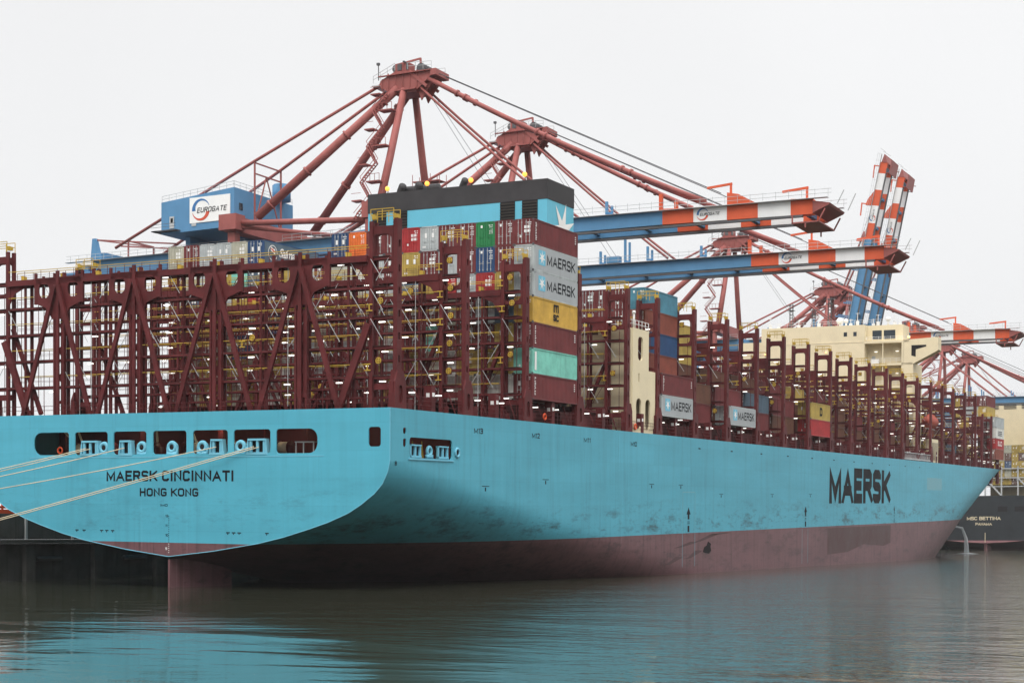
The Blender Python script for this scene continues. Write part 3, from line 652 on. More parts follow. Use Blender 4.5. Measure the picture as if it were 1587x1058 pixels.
for k, x in enumerate(XB):
    low = k >= 22
    lb = link('lashing_bridge', FM[0 if k == 0 else 1], ship, (x, 0, -4.0 if low else 0))
    if low: lb.scale = (1, 0.97 if k < 24 else 0.94, 1); 
    if k == 0: lb['label'] = 'aftmost lashing bridge with four big A-shaped braces'
    for z in LV:
        link('walkway', WALK, lb, (0, 0, z)); link('handrail', RAIL, lb, (0, 0, z))
    link('handrail', TOPR, lb)
    for i in range(9): link('twistlock_box', TLB, lb, (-0.45, -21 + i * 5.25 + random.uniform(-0.3, 0.3), 32.72))
    for y in (-26.15, -23.7, 23.7, 26.15): link('twistlock_box', TLB, lb, (0, y, 36.22))
    ys = [-24.6, -19.5, -14.2, -9.0, -3.8, 1.4, 6.6, 11.8, 17.0, 24.6] if k < 3 else [-24.6, -21.9, -17.5, -12.0]
    for z in LV:
        for y in ys:
            if random.random() < 0.55: link('lamp', LAMPM, lb, (-0.4 if k < 3 else -0.55, y + random.uniform(-0.6, 0.6), z - 0.62))
        if random.random() < (0.5 if k < 4 else 0.25): link('fire_hose_reel', HOSE, lb, (0, -24.7 + random.uniform(-0.2, 0.2), z + 1.4))
        if k < 3 and random.random() < 0.5: link('fire_hose_reel', HOSE, lb, (0, random.choice([-20, -9.6, 0.8, 11]), z + 1.3))
# bay floor: coamings, hatch covers, side stanchions
hc = MB(); hc.box(0, 1, -24.0, 24.0, 19.95, 20.33); COVER = hc.mesh('hatch_cover', ['maroon_d'])
cm = MB(); cm.box(0, 1, -23.6, -23.3, 17.72, 19.93); cm.box(0, 1, 23.3, 23.6, 17.72, 19.93); cm.box(0, 1, -23.6, 23.6, 18.6, 18.7); COAM = cm.mesh('hatch_coaming', ['maroon_d'])
sn = MB()
sn.box(-0.42, 0.42, -26.4, -25.5, 17.72, 20.32); sn.box(-0.44, -0.43, -26.2, -25.8, 19.2, 19.65, 1); sn.box(-0.25, 0.25, -26.42, -26.405, 19.3, 19.7, 1)
STAN = sn.mesh('stanchion', ['maroon', 'white'])
rl = MB()
for z in (18.3, 18.75, 19.15): rl.box(0, 1, -26.45, -26.4, z, z + 0.05)
DRAIL = rl.mesh('deck_rail', ['maroon'])
for k in range(len(XB) - 1):
    x0, x1 = XB[k] + 0.95, XB[k + 1] - 0.95; L_ = x1 - x0; z0 = -1.0 if k >= 22 else 0
    for nm, me in (('hatch_coaming', COAM), ('deck_rail', DRAIL)):
        if nm == 'hatch_coaming' and k < 2: continue
        o = link(nm, me, ship, (x0, 0, 0)); o.scale = (L_, 1, 1)
    if k not in (4, 17) and k > 1:
        o = link('hatch_cover', COVER, ship, (x0, 0, 0)); o.scale = (L_, 1, 1)
    for f_ in (0.5,): link('stanchion', STAN, ship, (x0 + L_ * f_, 0, 0))
    dc = MB(); xx = x0 + L_ * 0.22   # deck clutter in the side passage
    dc.box(xx - 0.4, xx + 0.5, -25.6, -25.0, 17.72, 18.9); dc.bar((xx + 1, -25.5, 20), (xx + 1.7, -26.2, 17.75), 0.14); dc.bar((xx + 3.6, -25.5, 19.9), (xx + 4.2, -26.2, 17.75), 0.1)
    dc.bar((xx + 8.4, -26.2, 17.75), (xx + 7.9, -25.6, 20), 0.12); dc.tube([(xx + 6.5, -26.2, 17.75), (xx + 6.5, -26.2, 18.5)], 0.22, 8)
    dc.obj('deck_fitting', ['maroon', 'yellow'], ship)
    for f_ in (0.3, 0.75): link('lamp', LAMPM, ship, (x0 + L_ * f_, -25.3, 19.6))
for x in (35.0, 62.6):
    c = MB(); c.torus((x, -26.5, 18.5), 0.33, 0.1, 1); c.obj('life_ring', 'lifered', ship, True)
# stern rail along the transom top
sr = MB()
for z in (18.25, 18.7): sr.box(0.2, 0.25, -26.5, 26.5, z, z + 0.05)
for i in range(36): y = -26.4 + i * 1.5; sr.box(0.2, 0.25, y, y + 0.05, 17.7, 18.75)
sr.obj('stern_rail', 'maroon', ship)

# ------------------------------------------------------------------ engine casing and funnel
ec = MB(); ec.box(61.6, 69.9, -21.5, 22, 17.75, 30.6)
ec.box(61.6, 61.85, -26.2, -21.5, 17.75, 31.2); ec.box(61.86, 69.9, -21.7, -21.52, 17.75, 30.5)
ec.add(plate([(61.86, 17.75), (69.9, 17.75), (69.9, 26.1), (67.5, 26.1), (67.5, 31.2), (61.86, 31.2)],
             [rrect(63.2, 65.0, 18.2, 22.3, 0.85), rrect(66.4, 68.2, 18.2, 22.3, 0.85), rrect(63.7, 65.4, 27.3, 30.4, 0.6), rrect(63.9, 64.3, 24.4, 25.6, 0.15)], 0.25, 1, -26.2))
ec.box(61.86, 69.7, -26.07, -21.7, 25.8, 26.0); ec.box(61.86, 67.6, -26.33, -21.5, 31.2, 31.4); ec.box(69.65, 69.9, -26.07, -21.7, 17.75, 26.1)
co = ec.obj('engine_casing', 'beige', ship)
rl = MB()
for z in (31.9, 32.4): rl.box(61.7, 67.5, -26.3, -26.24, z, z + 0.06); rl.box(61.7, 61.76, -26.3, -22, z, z + 0.06)
for i in range(6): rl.box(61.7 + i * 1.15, 61.76 + i * 1.15, -26.3, -26.24, 31.4, 32.4)
for i in range(5): rl.box(61.7, 61.76, -26.3 + i, -26.24 + i, 31.4, 32.4)
rl.tube([(63, -26, 31.4), (63, -26, 33.4)], 0.12, 6); rl.sphere((63, -26, 33.5), 0.25)
rl.obj('handrail', 'white', co, True)
lv = MB()
for i in range(12): lv.box(61.5, 61.58, 2 - i * 1.9, 3.2 - i * 1.9, 21.3, 22.3)
lv.obj('vent', 'louvre', co)
fu = MB(); fu.box(61.5, 70.0, -14.0, 14.0, 30.7, 49.0, 0); fu.box(61.45, 70.05, -14.05, 14.05, 49.03, 51.7, 1)
fn = fu.obj('funnel', ['funnel', 'soot'], ship)
for (a, b_) in ((13.2, 11.0), (9.8, 7.6), (-7.0, -9.2), (-10.3, -12.6)):
    lv = MB(); lv.box(61.42, 61.49, b_, a, 44.6, 49.0, 1)
    for i in range(11): lv.hexa([(61.36, b_, 44.7 + i * 0.39), (61.36, a, 44.7 + i * 0.39), (61.41, a, 44.7 + i * 0.39), (61.41, b_, 44.7 + i * 0.39), (61.30, b_, 44.86 + i * 0.39), (61.30, a, 44.86 + i * 0.39), (61.41, a, 44.9 + i * 0.39), (61.41, b_, 44.9 + i * 0.39)], 0)
    lv.obj('louvre', ['louvre', 'dark'], fn)
sb = MB(); star(sb, (66.4, -14.0, 45.4), eS, up_, nS, 4.0, 0, thick=0.05, rot=75); sb.obj('emblem', 'white', fn)
for y, l_ in ((10.2, 1), (7.5, 1), (0.2, 0)):
    p = MB(); p.tube([(64, y, 51.7), (64, y, 52.2), (63.3, y - 0.8, 52.9)], 0.55 if l_ else 0.5, 10); p.obj('exhaust_pipe', 'soot', fn, True)
p = MB(); p.tube([(64.5, 9.6, 52.3), (64.5, 4.2, 52.3)], 0.7, 10); p.obj('exhaust_pipe', 'soot', fn, True)
for y, z in ((11.0, 52.1), (4.6, 52.3), (-2.3, 52.2), (-10.5, 52.3)):
    p = MB(); p.tube([(61.9, y, 51.7), (61.9, y, z + 0.1)], 0.08, 6); p.sphere((61.75, y, z + 0.25), 0.34, 1); p.obj('lamp', ['soot', 'warm'], fn, True)
p = MB()
for z in (52.8, 53.9): p.box(66, 66.05, 5.0, 9.4, z, z + 0.06); p.box(68, 68.05, 5.0, 9.4, z, z + 0.06)
for y in (5.0, 6.5, 8.0, 9.4):
    for x in (66, 68): p.box(x, x + 0.07, y, y + 0.07, 51.7, 54.9)
p.box(66, 68, 5, 9.4, 53.8, 53.9); p.obj('platform', 'crane_red', fn)

# ------------------------------------------------------------------ deckhouse with the bridge
dh = MB(); X0 = 243.4; X1 = 252.8
dh.box(X0, X1, -10.2, 15.0, 17.75, 50.2); dh.box(X0 + 0.4, X1, 15.0, 21, 17.75, 47.0)
dh.box(X0 + 3.2, X1, -19.3, -10.2, 17.75, 46.0)
for z in (30.2, 35.2, 40.5): dh.box(X0, X0 + 3.2, -21.5, -10.2, z, z + 0.5)
dh.box(X0, X0 + 3.2, -20.5, -10.2, 45.75, 46.3)
dh.box(X0, X0 + 0.3, -19.4, -18.9, 17.75, 45.75); dh.box(X0 + 0.1, X0 + 0.25, -14.6, -14.4, 17.75, 46)
dh.box(X0, X1, -21.6, -19.4, 17.75, 40.9)
dh.box(X0 + 2.6, X1 - 0.5, -18.6, -10.2, 46.3, 50.2)
dh.prism([(-19.3, 40.9), (-21.4, 40.6), (-27.3, 43.6), (-27.3, 46.7), (-19.3, 46.3)], 0, X0, X0 + 0.35)
dh.prism([(-19.3, 40.9), (-21.4, 40.6), (-27.3, 43.6), (-27.3, 46.7), (-19.3, 46.3)], 0, X0 + 3.2, X0 + 3.5)
dh.box(X0 + 0.36, X0 + 3.19, -27.3, -19.3, 45.2, 45.4); dh.box(X0 + 0.36, X0 + 3.19, -27.28, -27.1, 43.8, 46.7)
dh.box(X0 - 0.06, X0 - 0.002, -10.1, 15.0, 46.1, 46.3)
house = dh.obj('deckhouse', 'beige', ship)
hb_ = MB(); hb_.prism([(-21.2, 42.6), (-22.2, 42.3), (-22.2, 44), (-24.6, 44.6), (-24.6, 45), (-21.2, 45)], 0, X0 - 0.02, X0 - 0.004); hb_.obj('wing_opening', 'dark', house)
for (a, b_, z0, z1) in ((-6.0, -5.2, 47.6, 48.6), (-8.3, -7.5, 47.6, 48.6)):
    f = MB(); f.box(X0 - 0.03, X0 - 0.004, min(a, b_), max(a, b_), z0, z1); f.obj('window', 'glass', house)
for (a, b_) in ((-13.6, -11.4), (-16.8, -14.1)):
    f = MB(); f.box(X0 + 2.55, X0 + 2.595, a, b_, 46.9, 49.0); wo = f.obj('window', 'glass', house)
for z in (36.8, 42):
    f = MB(); f.box(X0 + 3.1, X0 + 3.19, -12.0, -11.2, 40.99 if z > 40 else 35.7, 43.0 if z > 40 else 37.6); f.obj('door', 'galv', house)
    for y in (-12.2, -17.2): link('lamp', LAMPM, house, (X0 + 2.9, y, z + 2.0))
f = MB(); f.box(X0 + 1.6, X0 + 2.6, -13.2, -11.4, 41.0, 42.1); f.obj('air_unit', 'white', house)
f = MB()
for z in (41.6, 42.1, 36.3, 36.8, 31.2, 31.7, 46.8, 47.2): f.box(X0 + 0.05, X0 + 0.1, -21, -10.3, z, z + 0.06)
for i in range(8):
    for z in (41.0, 35.7, 30.7, 46.3): f.box(X0 + 0.05, X0 + 0.1, -20.5 + i * 1.4, -20.45 + i * 1.4, z, z + 1.1)
for z in (50.8, 51.3): f.box(X0 + 0.2, X0 + 0.26, -18, 15, z, z + 0.06)
for i in range(17): f.box(X0 + 0.2, X0 + 0.26, -18 + i * 2.05, -17.94 + i * 2.05, 50.2, 51.3)
f.obj('handrail', 'white', house)
ms = MB()
for y, h_ in ((9.0, 56.4), (3.4, 55.0), (-0.5, 57.5)):
    for d in ((-.35, -.35), (.35, -.35), (.35, .35), (-.35, .35)): ms.bar((248 + d[0], y + d[1], 50.2), (248 + d[0], y + d[1], h_), 0.1)
    for i in range(int((h_ - 50.2) / 0.8)): ms.box(247.6, 248.4, y - 0.4, y + 0.4, 50.6 + i * 0.8, 50.68 + i * 0.8)
    ms.box(247.2, 248.8, y - 0.7, y + 0.7, h_ - 1.6, h_ - 1.5); ms.box(247.9, 248.1, y - 1.4, y + 1.4, h_ - 0.4, h_ - 0.25)
ms.obj('radar_mast', 'steel', house)
for y, x, h_ in ((13.2, 244.5, 2.6), (11.5, 246, 1.4), (6.2, 245, 1.9), (1.2, 244.6, 2.8), (-6.3, 245.5, 1.7), (-8.2, 244.5, 3.0), (-11.5, 246.4, 1.6), (-12.6, 246.4, 2.6), (-16.5, 246.6, 2.2), (-17.8, 246.6, 1.3)):
    a_ = MB(); a_.tube([(x, y, 50.2), (x, y, 50.2 + h_)], 0.07, 6); a_.box(x - 0.35, x + 0.35, y - 0.3, y + 0.3, 50.2, 50.2 + h_ * 0.35); a_.box(x - 0.05, x + 0.05, y - 0.5, y + 0.5, 50.0 + h_, 50.08 + h_); a_.obj('antenna', 'white', house)
for y, r in ((-3.4, 0.8), (-4.9, 0.55), (-15.0, 0.6)):
    s_ = MB(); s_.sphere((246.5, y, 51.6), r); s_.tube([(246.5, y, 50.2), (246.5, y, 51.2)], 0.25, 8); s_.obj('satellite_dome', 'white', house, True)
for y in (-20.6, 14, -1):
    p = MB(); p.sphere((X0 - 0.2, y, 46.9 if y < -10 else 44), 0.32 if y < -10 else 0.2, 0); p.tube([(X0, y, 46.4 if y < -10 else 44), (X0 - 0.2, y, 46.9 if y < -10 else 44)], 0.08, 6, 1); p.obj('lamp', ['warmlow', 'steel'], house)
vt = MB(); vt.box(242.6, 249.6, -26.3, -25.0, 17.75, 23.2)
for i in range(5): vt.box(243.2 + i * 1.25, 243.7 + i * 1.25, -26.34, -26.305, 18.4, 22.4, 1)
vt.obj('vent_house', ['beige', 'louvre'], ship)
gl = MB(); gl.box(214, 239.5, -26.75, -26.5, 17.9, 18.2); gl.box(214, 239.5, -26.75, -26.5, 19.3, 19.45)
for i in range(26): gl.bar((214 + i, -26.62, 18.2), (214.5 + i, -26.62, 19.3), 0.08)
gl.obj('accommodation_ladder', 'galv', ship)
lf = MB(); lf.sphere((249.6, -24.4, 27.4), 1.6, 0, 14, 8, (3.6, 1, 1)); lf.sphere((249.6, -24.4, 28.4), 1.0, 0, 12, 6, (3.2, 1, 0.9))
lb_ = lf.obj('lifeboat', 'boat_red', None, True); lb_.matrix_world = TS.copy()
tag(lb_, 'orange red lifeboat hanging between the lashing bridges below the bridge wing', 'lifeboat')
kl = MB(); kl.box(244.5, 254.5, -24.5, -24.3, 25.75, 25.85); o = kl.obj('keel', 'white', lb_)
dv = MB()
for x in (245.2, 254): dv.tube([(x, -22.5, 18), (x, -22.6, 29.5), (x, -24.4, 30.0), (x, -24.4, 28.9)], 0.16, 6)
dv.obj('davit', 'beige', ship)

# ------------------------------------------------------------------ containers
CL, CW, CH = 12.19, 2.44, 2.9; TP = 2.93; Z0 = 20.36; RP = 2.475
def corrug(mb, x0, x1, y, z0, z1, s_, m, pitch=0.36, dep=0.06):
    n = int((x1 - x0) / pitch); xs = []
    for i in range(n):
        a = x0 + (x1 - x0) * i / n; d = (x1 - x0) / n
        xs += [(a, 0), (a + 0.3 * d, 0), (a + 0.5 * d, 1), (a + 0.8 * d, 1)]
    xs.append((x1, 0)); o = len(mb.v)
    for x, k in xs: mb.v += [(x, y - s_ * k * dep, z0), (x, y - s_ * k * dep, z1)]
    for i in range(len(xs) - 1): mb.f.append((o + 2 * i, o + 2 * i + 2, o + 2 * i + 3, o + 2 * i + 1)); mb.m.append(m)
def container_body():
    c = MB(); h = CW / 2
    for s_ in (-1, 1):
        corrug(c, 0.18, CL - 0.18, s_ * (h - 0.03), 0.17, CH - 0.13, s_, 0)
        a, b_ = sorted((s_ * h, s_ * (h - 0.1)))
        c.box(0.17, CL - 0.17, a, b_, 0.0, 0.17); c.box(0.17, CL - 0.17, a, b_, CH - 0.13, CH)
        for x in (0, CL - 0.17):
            a2, b2 = sorted((s_ * h, s_ * (h - 0.17))); c.box(x, x + 0.17, a2, b2, 0.13, CH - 0.13)
            for z in (0, CH - 0.125): c.box(x - 0.004, x + 0.178, a2 - 0.004, b2 + 0.004, z, z + 0.12, 1)
    c.quad([(0.1, -h + 0.05, CH - 0.03), (CL - 0.1, -h + 0.05, CH - 0.03), (CL - 0.1, h - 0.05, CH - 0.03), (0.1, h - 0.05, CH - 0.03)])
    c.quad([(0.1, -h + 0.05, 0.1), (CL - 0.1, -h + 0.05, 0.1), (CL - 0.1, h - 0.05, 0.1), (0.1, h - 0.05, 0.1)])
    c.quad([(CL - 0.05, -h + 0.1, 0.1), (CL - 0.05, h - 0.1, 0.1), (CL - 0.05, h - 0.1, CH - 0.05), (CL - 0.05, -h + 0.1, CH - 0.05)])
    c.box(0.0, 0.12, -h + 0.17, h - 0.17, 0.0, 0.15); c.box(0.0, 0.12, -h + 0.17, h - 0.17, CH - 0.13, CH)
    return c
def container_door(v):
    c = MB(); h = CW / 2
    c.quad([(0.10, -h + 0.17, 0.15), (0.10, h - 0.17, 0.15), (0.10, h - 0.17, CH - 0.13), (0.10, -h + 0.17, CH - 0.13)], 2)
    for s_ in (-1, 1):
        a, b_ = sorted((s_ * 0.02, s_ * (h - 0.19))); c.box(0.035, 0.098, a, b_, 0.18, CH - 0.16, 0)
        for z in (0.62, 1.15, 1.68, 2.2): c.box(0.02, 0.034, a + 0.06, b_ - 0.06, z, z + 0.3, 0)
        for y in (0.28, 0.72):
            c.box(-0.03, 0.015, s_ * y - 0.027, s_ * y + 0.027, 0.14, CH - 0.1, 1)
            for z in (0.3, 1.0, 1.2, 2.45): c.box(-0.035, 0.018, s_ * y - 0.07, s_ * y + 0.07, z, z + 0.08, 1)
        c.box(-0.03, 0.01, min(s_ * 0.28, s_ * 0.66), max(s_ * 0.28, s_ * 0.66), 1.05, 1.1, 1)
    # painted numbers and placards
    c.box(0.012, 0.019, -0.92, -0.42, 2.4, 2.5, 3); c.box(0.012, 0.019, -0.9, -0.5, 2.2, 2.27, 3)
    if v == 0:
        for z in (1.95, 1.8, 1.65, 1.5): c.box(0.012, 0.019, -0.95, -0.45 - random.random() * 0.2, z, z + 0.05, 3)
        c.box(0.012, 0.019, 0.38, 0.62, 2.2, 2.5, 3)
    elif v == 1:
        for y in (-0.62, -0.2):
            for z in (1.35, 1.8): c.box(0.010, 0.018, y - 0.18, y + 0.18, z, z + 0.32, 3)
        c.box(0.012, 0.019, 0.3, 0.55, 0.8, 1.1, 3)
    else:
        c.box(0.010, 0.018, -0.62, -0.32, 1.55, 2.1, 3); c.box(0.010, 0.018, 0.32, 0.62, 1.55, 2.1, 3); c.box(0.012, 0.019, 0.5, 0.9, 0.4, 0.6, 3)
    return c
cb = container_body(); doors = [container_door(v) for v in range(3)]
BODY, DOOR = {}, {}
for k in CC:
    BODY[k] = cb.mesh('shipping_container', ['c_' + k, 'steel'])
    rod = 'galv' if k in ('maroon', 'rust', 'navy', 'blue', 'brown') else 'c_' + k
    for v in range(3): DOOR[k, v] = doors[v].mesh('door_end', ['c_' + k, rod, 'dark', 'white'])
ORD = ['zeroth', 'first', 'second', 'third', 'fourth', 'fifth', 'sixth', 'seventh', 'eighth', 'ninth', 'tenth', 'eleventh', 'twelfth', 'thirteenth', 'fourteenth', 'fifteenth',
       'sixteenth', 'seventeenth', 'eighteenth', 'nineteenth', 'twentieth', 'outermost port']
NC = 0
def container(k, x, row, tier, where, group, v=None, extra='', door=True):
    """row 1 = outermost starboard row"""
    global NC; NC += 1
    o = link('shipping_container', BODY[k])
    y = -26.62 + 1.22 + (row - 1) * RP
    o.matrix_world = TS @ Matrix.Translation((x, y, Z0 + (tier - 1) * TP))
    tag(o, f'{WORD[k]} container{extra}, {ORD[tier]} tier up, {ORD[row]} row from starboard, {where}', 'container', group)
    if door: link('door_end', DOOR[k, random.randrange(3) if v is None else v], o)
    return o
def side_text(o, kind):
    t_ = MB(); y = -1.222; ex, n = (1, 0, 0), (0, -1, 0)
    if kind == 'maersk':
        t_.box(0.6, 12.19 - 0.25, -1.218, -1.185, 0.18, 2.76, 2)
        t_.quad([(1.35, y - 0.012, 0.75), (3.15, y - 0.012, 0.75), (3.15, y - 0.012, 2.45), (1.35, y - 0.012, 2.45)], 1)
        star(t_, (2.25, y - 0.006, 1.6), ex, up_, n, 0.85, 3, thick=0.02)
        lettering(t_, 'MAERSK', (3.7, y, 0.95), ex, up_, n, 1.25, 7.6, 0.17, 0.36, m=0)
        return t_.obj('lettering', ['black', 'star_blue', 'panel', 'white'], o)
    if kind == 'msc':
        for d in (0, 0.55, 1.1): t_.box(5.5 + d, 5.75 + d, y - 0.012, y - 0.006, 1.6, 2.4)
        t_.box(5.5, 6.85, y - 0.016, y - 0.01, 2.3, 2.5); lettering(t_, 'SC', (5.5, y, 0.6), ex, up_, n, 0.75, 1.35, 0.26)
        return t_.obj('lettering', ['black'], o)
    if kind == 'column':
        for i in range(11): t_.box(0.5, 0.62 + random.random() * 0.25, y - 0.012, y - 0.006, 0.5 + i * 0.19, 0.6 + i * 0.19)
        for i in range(4): t_.box(11.3, 11.6, y - 0.012, y - 0.006, 1.5 + i * 0.25, 1.62 + i * 0.25)
        return t_.obj('lettering', ['white'], o)
    if kind == 'stripe':
        t_.box(0.5, 1.0, y - 0.012, y - 0.006, 0.4, 2.5); return t_.obj('lettering', ['white'], o)
    if kind == 'd':
        lettering(t_, 'D', (5.6, y, 0.7), ex, up_, n, 1.5, 1.2, 0.25); return t_.obj('lettering', ['black'], o)
WA = 'stack before funnel'; GA = 'containers stacked in front of the funnel'
top7 = {21: 'beige', 20: 'maroon', 19: 'grey', 18: 'grey', 17: 'beige', 16: 'blue', 11: 'navy', 10: 'orange', 9: 'maroon', 8: 'maroon', 7: 'red', 6: 'grey', 5: 'maroon', 4: 'maroon', 3: 'green', 2: 'maroon', 1: 'maroon'}
t6 = {16: 'slate', 15: 'maroon', 7: 'olive', 6: 'maroon', 5: 'grey', 4: 'maroon', 3: 'navy', 2: 'maroon', 1: 'grey'}
t5 = {7: 'slate', 6: 'olive', 5: 'red', 4: 'grey', 3: 'red', 2: 'olive', 1: 'grey'}
t4 = {3: 'grey', 2: 'slate', 1: 'yellow'}; t3 = {3: 'maroon', 2: 'olive', 1: 'maroon'}; t2 = {3: 'olive', 2: 'olive', 1: 'teal', 4: 'olive'}; t1 = {1: 'maroon', 2: 'white', 3: 'white', 5: 'white', 6: 'maroon', 4: 'beige'}
pool = ['maroon'] * 5 + ['olive'] * 3 + ['grey'] * 5 + ['beige'] * 4 + ['brown'] * 1 + ['navy', 'slate', 'rust', 'white', 'teal', 'red']
for row in range(1, 22):
    for tier in range(1, 8):
        if row in (12, 13, 14, 15) and tier == 7: continue
        d = {7: top7, 6: t6, 5: t5, 4: t4, 3: t3, 2: t2, 1: t1}[tier]
        k = d.get(row) or random.choice(pool if tier > 2 else ['white', 'grey', 'beige', 'white', 'olive', 'maroon'])
        if row == 16 and tier == 7: k = 'navy'
        v = {(7, 7): 1, (6, 7): 2, (18, 7): 2, (3, 5): 1}.get((row, tier))
        ex = ''
        if row == 1: ex = {6: ' with blue star', 5: ' with blue star', 4: ' with black letters'}.get(tier, '')
        o = container(k, 31.5, row, tier, WA, GA, v, ex)
        if row == 1:
            if tier in (5, 6): side_text(o, 'maersk')
            elif tier == 4: side_text(o, 'msc')
            elif tier == 2: side_text(o, 'stripe')
            else: side_text(o, 'column')
        if row == 16 and tier == 7:      # slate side with ship-flag badge and script lettering
            s_ = MB(); s_.box(0.2, 12.0, -1.215, -1.185, 0.18, 2.76, 2)
            arc(s_, (1.9, -1.222, 1.5), (1, 0, 0), up_, (0, -1, 0), 0.88, 0.98, 0, 360, 0, thick=0.006, k=28, taper=False)
            s_.quad([(1.45, -1.236, 1.75), (2.4, -1.236, 1.35), (2.4, -1.236, 2.0), (1.45, -1.236, 2.25)], 0); s_.quad([(1.45, -1.244, 1.93), (2.4, -1.244, 1.6), (2.4, -1.244, 1.75), (1.45, -1.244, 2.08)], 1); s_.quad([(1.85, -1.248, 1.6), (2.0, -1.248, 1.54), (2.0, -1.248, 2.1), (1.85, -1.248, 2.15)], 1)
            cu = bpy.data.curves.new('script', 'FONT'); cu.body = 'Safmarine'; cu.size = 1.55; cu.shear = 0.3; cu.extrude = 0.004; cu.offset = 0.02; cu.space_character = 0.86
            ob = bpy.data.objects.new('script', cu); COL.objects.link(ob); me = bpy.data.meshes.new_from_object(ob.evaluated_get(bpy.context.evaluated_depsgraph_get()))
            n_ = len(s_.v); s_.v += [(3.2 + p.co.x * 1.1, -1.235 - p.co.z, 1.2 + p.co.y) for p in me.vertices]
            for p in me.polygons: s_.f.append(tuple(n_ + i for i in p.vertices)); s_.m.append(0)
            bpy.data.objects.remove(ob); bpy.data.curves.remove(cu)
            s_.obj('lettering', ['white', 'emb_red', 'c_slate'], o)
        if row == 15 and tier == 6:
            s_ = MB(); lettering(s_, 'CAI', (-0.03, 0.7, 1.75), (0, -1, 0), up_, (-1, 0, 0), 0.65, 1.35, 0.24, thick=0.02); s_.obj('lettering', ['white'], o)
WB = 'stack past casing'; GB = 'containers stacked just forward of the engine casing'
bt = {(2, 6): 'sky', (2, 5): 'rust', (2, 4): 'navy', (2, 3): 'rust', (1, 2): 'maroon', (1, 1): 'grey', (2, 2): 'maroon', (2, 1): 'olive'}
for row in range(1, 9):
    for tier in range(1, 7):
        if row == 1 and tier > 2: continue
        if row > 3 and tier < 5: continue
        k = bt.get((row, tier)) or ('maroon' if tier >= 5 else random.choice(pool))
        o = container(k, 71.6, row, tier, WB, GB, None, ' with blue star' if (row, tier) == (1, 1) else '')
        if (row, tier) == (1, 1): side_text(o, 'maersk')
        elif row == 1: side_text(o, 'column')
# bays forward of that, between the lashing bridges
bayname = {6: 'second', 7: 'third', 8: 'fourth', 9: 'fifth', 10: 'sixth', 11: 'seventh', 12: 'eighth', 13: 'ninth', 14: 'tenth', 15: 'eleventh', 16: 'twelfth', 18: 'thirteenth', 19: 'fourteenth', 20: 'fifteenth', 21: 'sixteenth'}
fpool = ['maroon'] * 5 + ['brown'] * 6 + ['olive'] * 2 + ['slate', 'rust']
GF = 'containers between the forward lashing bridges'
for b_, nm in bayname.items():
    x = XB[b_] + 1.0; wh = f'{nm} bay forward of funnel'
    for row in (1, 2, 3):
        for tier in range(1, 6):
            k = None
            if b_ == 6 and row == 3 and tier <= 5: k = 'olive' if tier == 5 else random.choice(fpool)
            elif b_ == 7 and row == 1: k = 'grey' if tier == 1 else None
            elif b_ == 10 and row == 1: k = {1: 'red', 2: 'olive'}.get(tier)
            elif row == 1: k = None
            elif row == 2 and b_ < 10 and tier <= 2: k = random.choice(fpool)
            elif row == 3 and tier <= (2 if b_ > 12 else 3): k = random.choice(fpool)
            if k:
                o = container(k, x, row, tier, wh, GF, None, '')
                if b_ == 7 and row == 1: side_text(o, 'maersk')
                if b_ == 10 and row == 1 and tier == 2: side_text(o, 'd')
WC = 'foremost stack at the bow'; GC = 'containers stacked at the bow'
bowc = {(1, 1): 'rust', (1, 2): 'red', (1, 3): 'white', (1, 4): 'grey', (2, 5): 'olive', (2, 6): 'maroon', (3, 6): 'maroon', (4, 6): 'maroon', (3, 5): 'grey', (4, 5): 'grey', (5, 5): 'olive', (5, 6): 'olive', (2, 4): 'maroon', (3, 4): 'maroon', (4, 4): 'olive', (2, 3): 'maroon', (2, 2): 'brown', (2, 1): 'maroon'}
for (row, tier), k in bowc.items():
    o = container(k, 322.6, row, tier, WC, GC, None)
    if row == 1 and tier == 2: s_ = MB(); lettering(s_, 'SUD', (3.0, -1.222, 0.9), (1, 0, 0), up_, (0, -1, 0), 1.3, 6, 0.2); s_.obj('lettering', ['white'], o)
    if row == 1 and tier == 3: s_ = MB(); [s_.box(3, 9, -1.236, -1.23, z, z + 0.25) for z in (0.8, 1.3, 1.8)]; s_.obj('lettering', ['steel'], o)

# ------------------------------------------------------------------ mooring ropes
def rope(p0, p1, sag, label):
    a = TS @ Vector(p0); b_ = Vector(p1); P = []
    for i in range(25):
        f_ = i / 24; P.append(a.lerp(b_, f_) - Vector((0, 0, sag * 4 * f_ * (1 - f_))))
    r = MB(); r.tube(P, 0.05, 6); tag(r.obj('mooring_rope', 'rope', None, True), label, 'rope', 'mooring ropes from the stern to the quay')
ROPES = [((-0.2, 10.9, 14.1), (-15, 33.5, 8.6), 0.25, 'mooring rope from the port pair of rollers, upper of the two strands'),
         ((-0.2, 10.3, 14.05), (-13.5, 33.5, 8.6), 0.3, 'mooring rope from the port pair of rollers, lower of the two strands'),
         ((-0.2, 5.7, 14.1), (-12, 33.5, 8.6), 0.3, 'mooring rope from the single roller fairlead in the third stern window'),
         ((-0.2, -6.2, 14.1), (-7, 33.5, 8.6), 0.35, 'mooring rope from the single roller fairlead in the fifth stern window'),
         ((-0.2, -10.9, 14.1), (-5.0, 30.9, 4.75), 0.1, 'mooring rope crossing the stern lettering, upper of the two strands'),
         ((-0.2, -11.5, 14.05), (-5.2, 30.9, 4.55), 0.12, 'mooring rope crossing the stern lettering, lower of the two strands')]
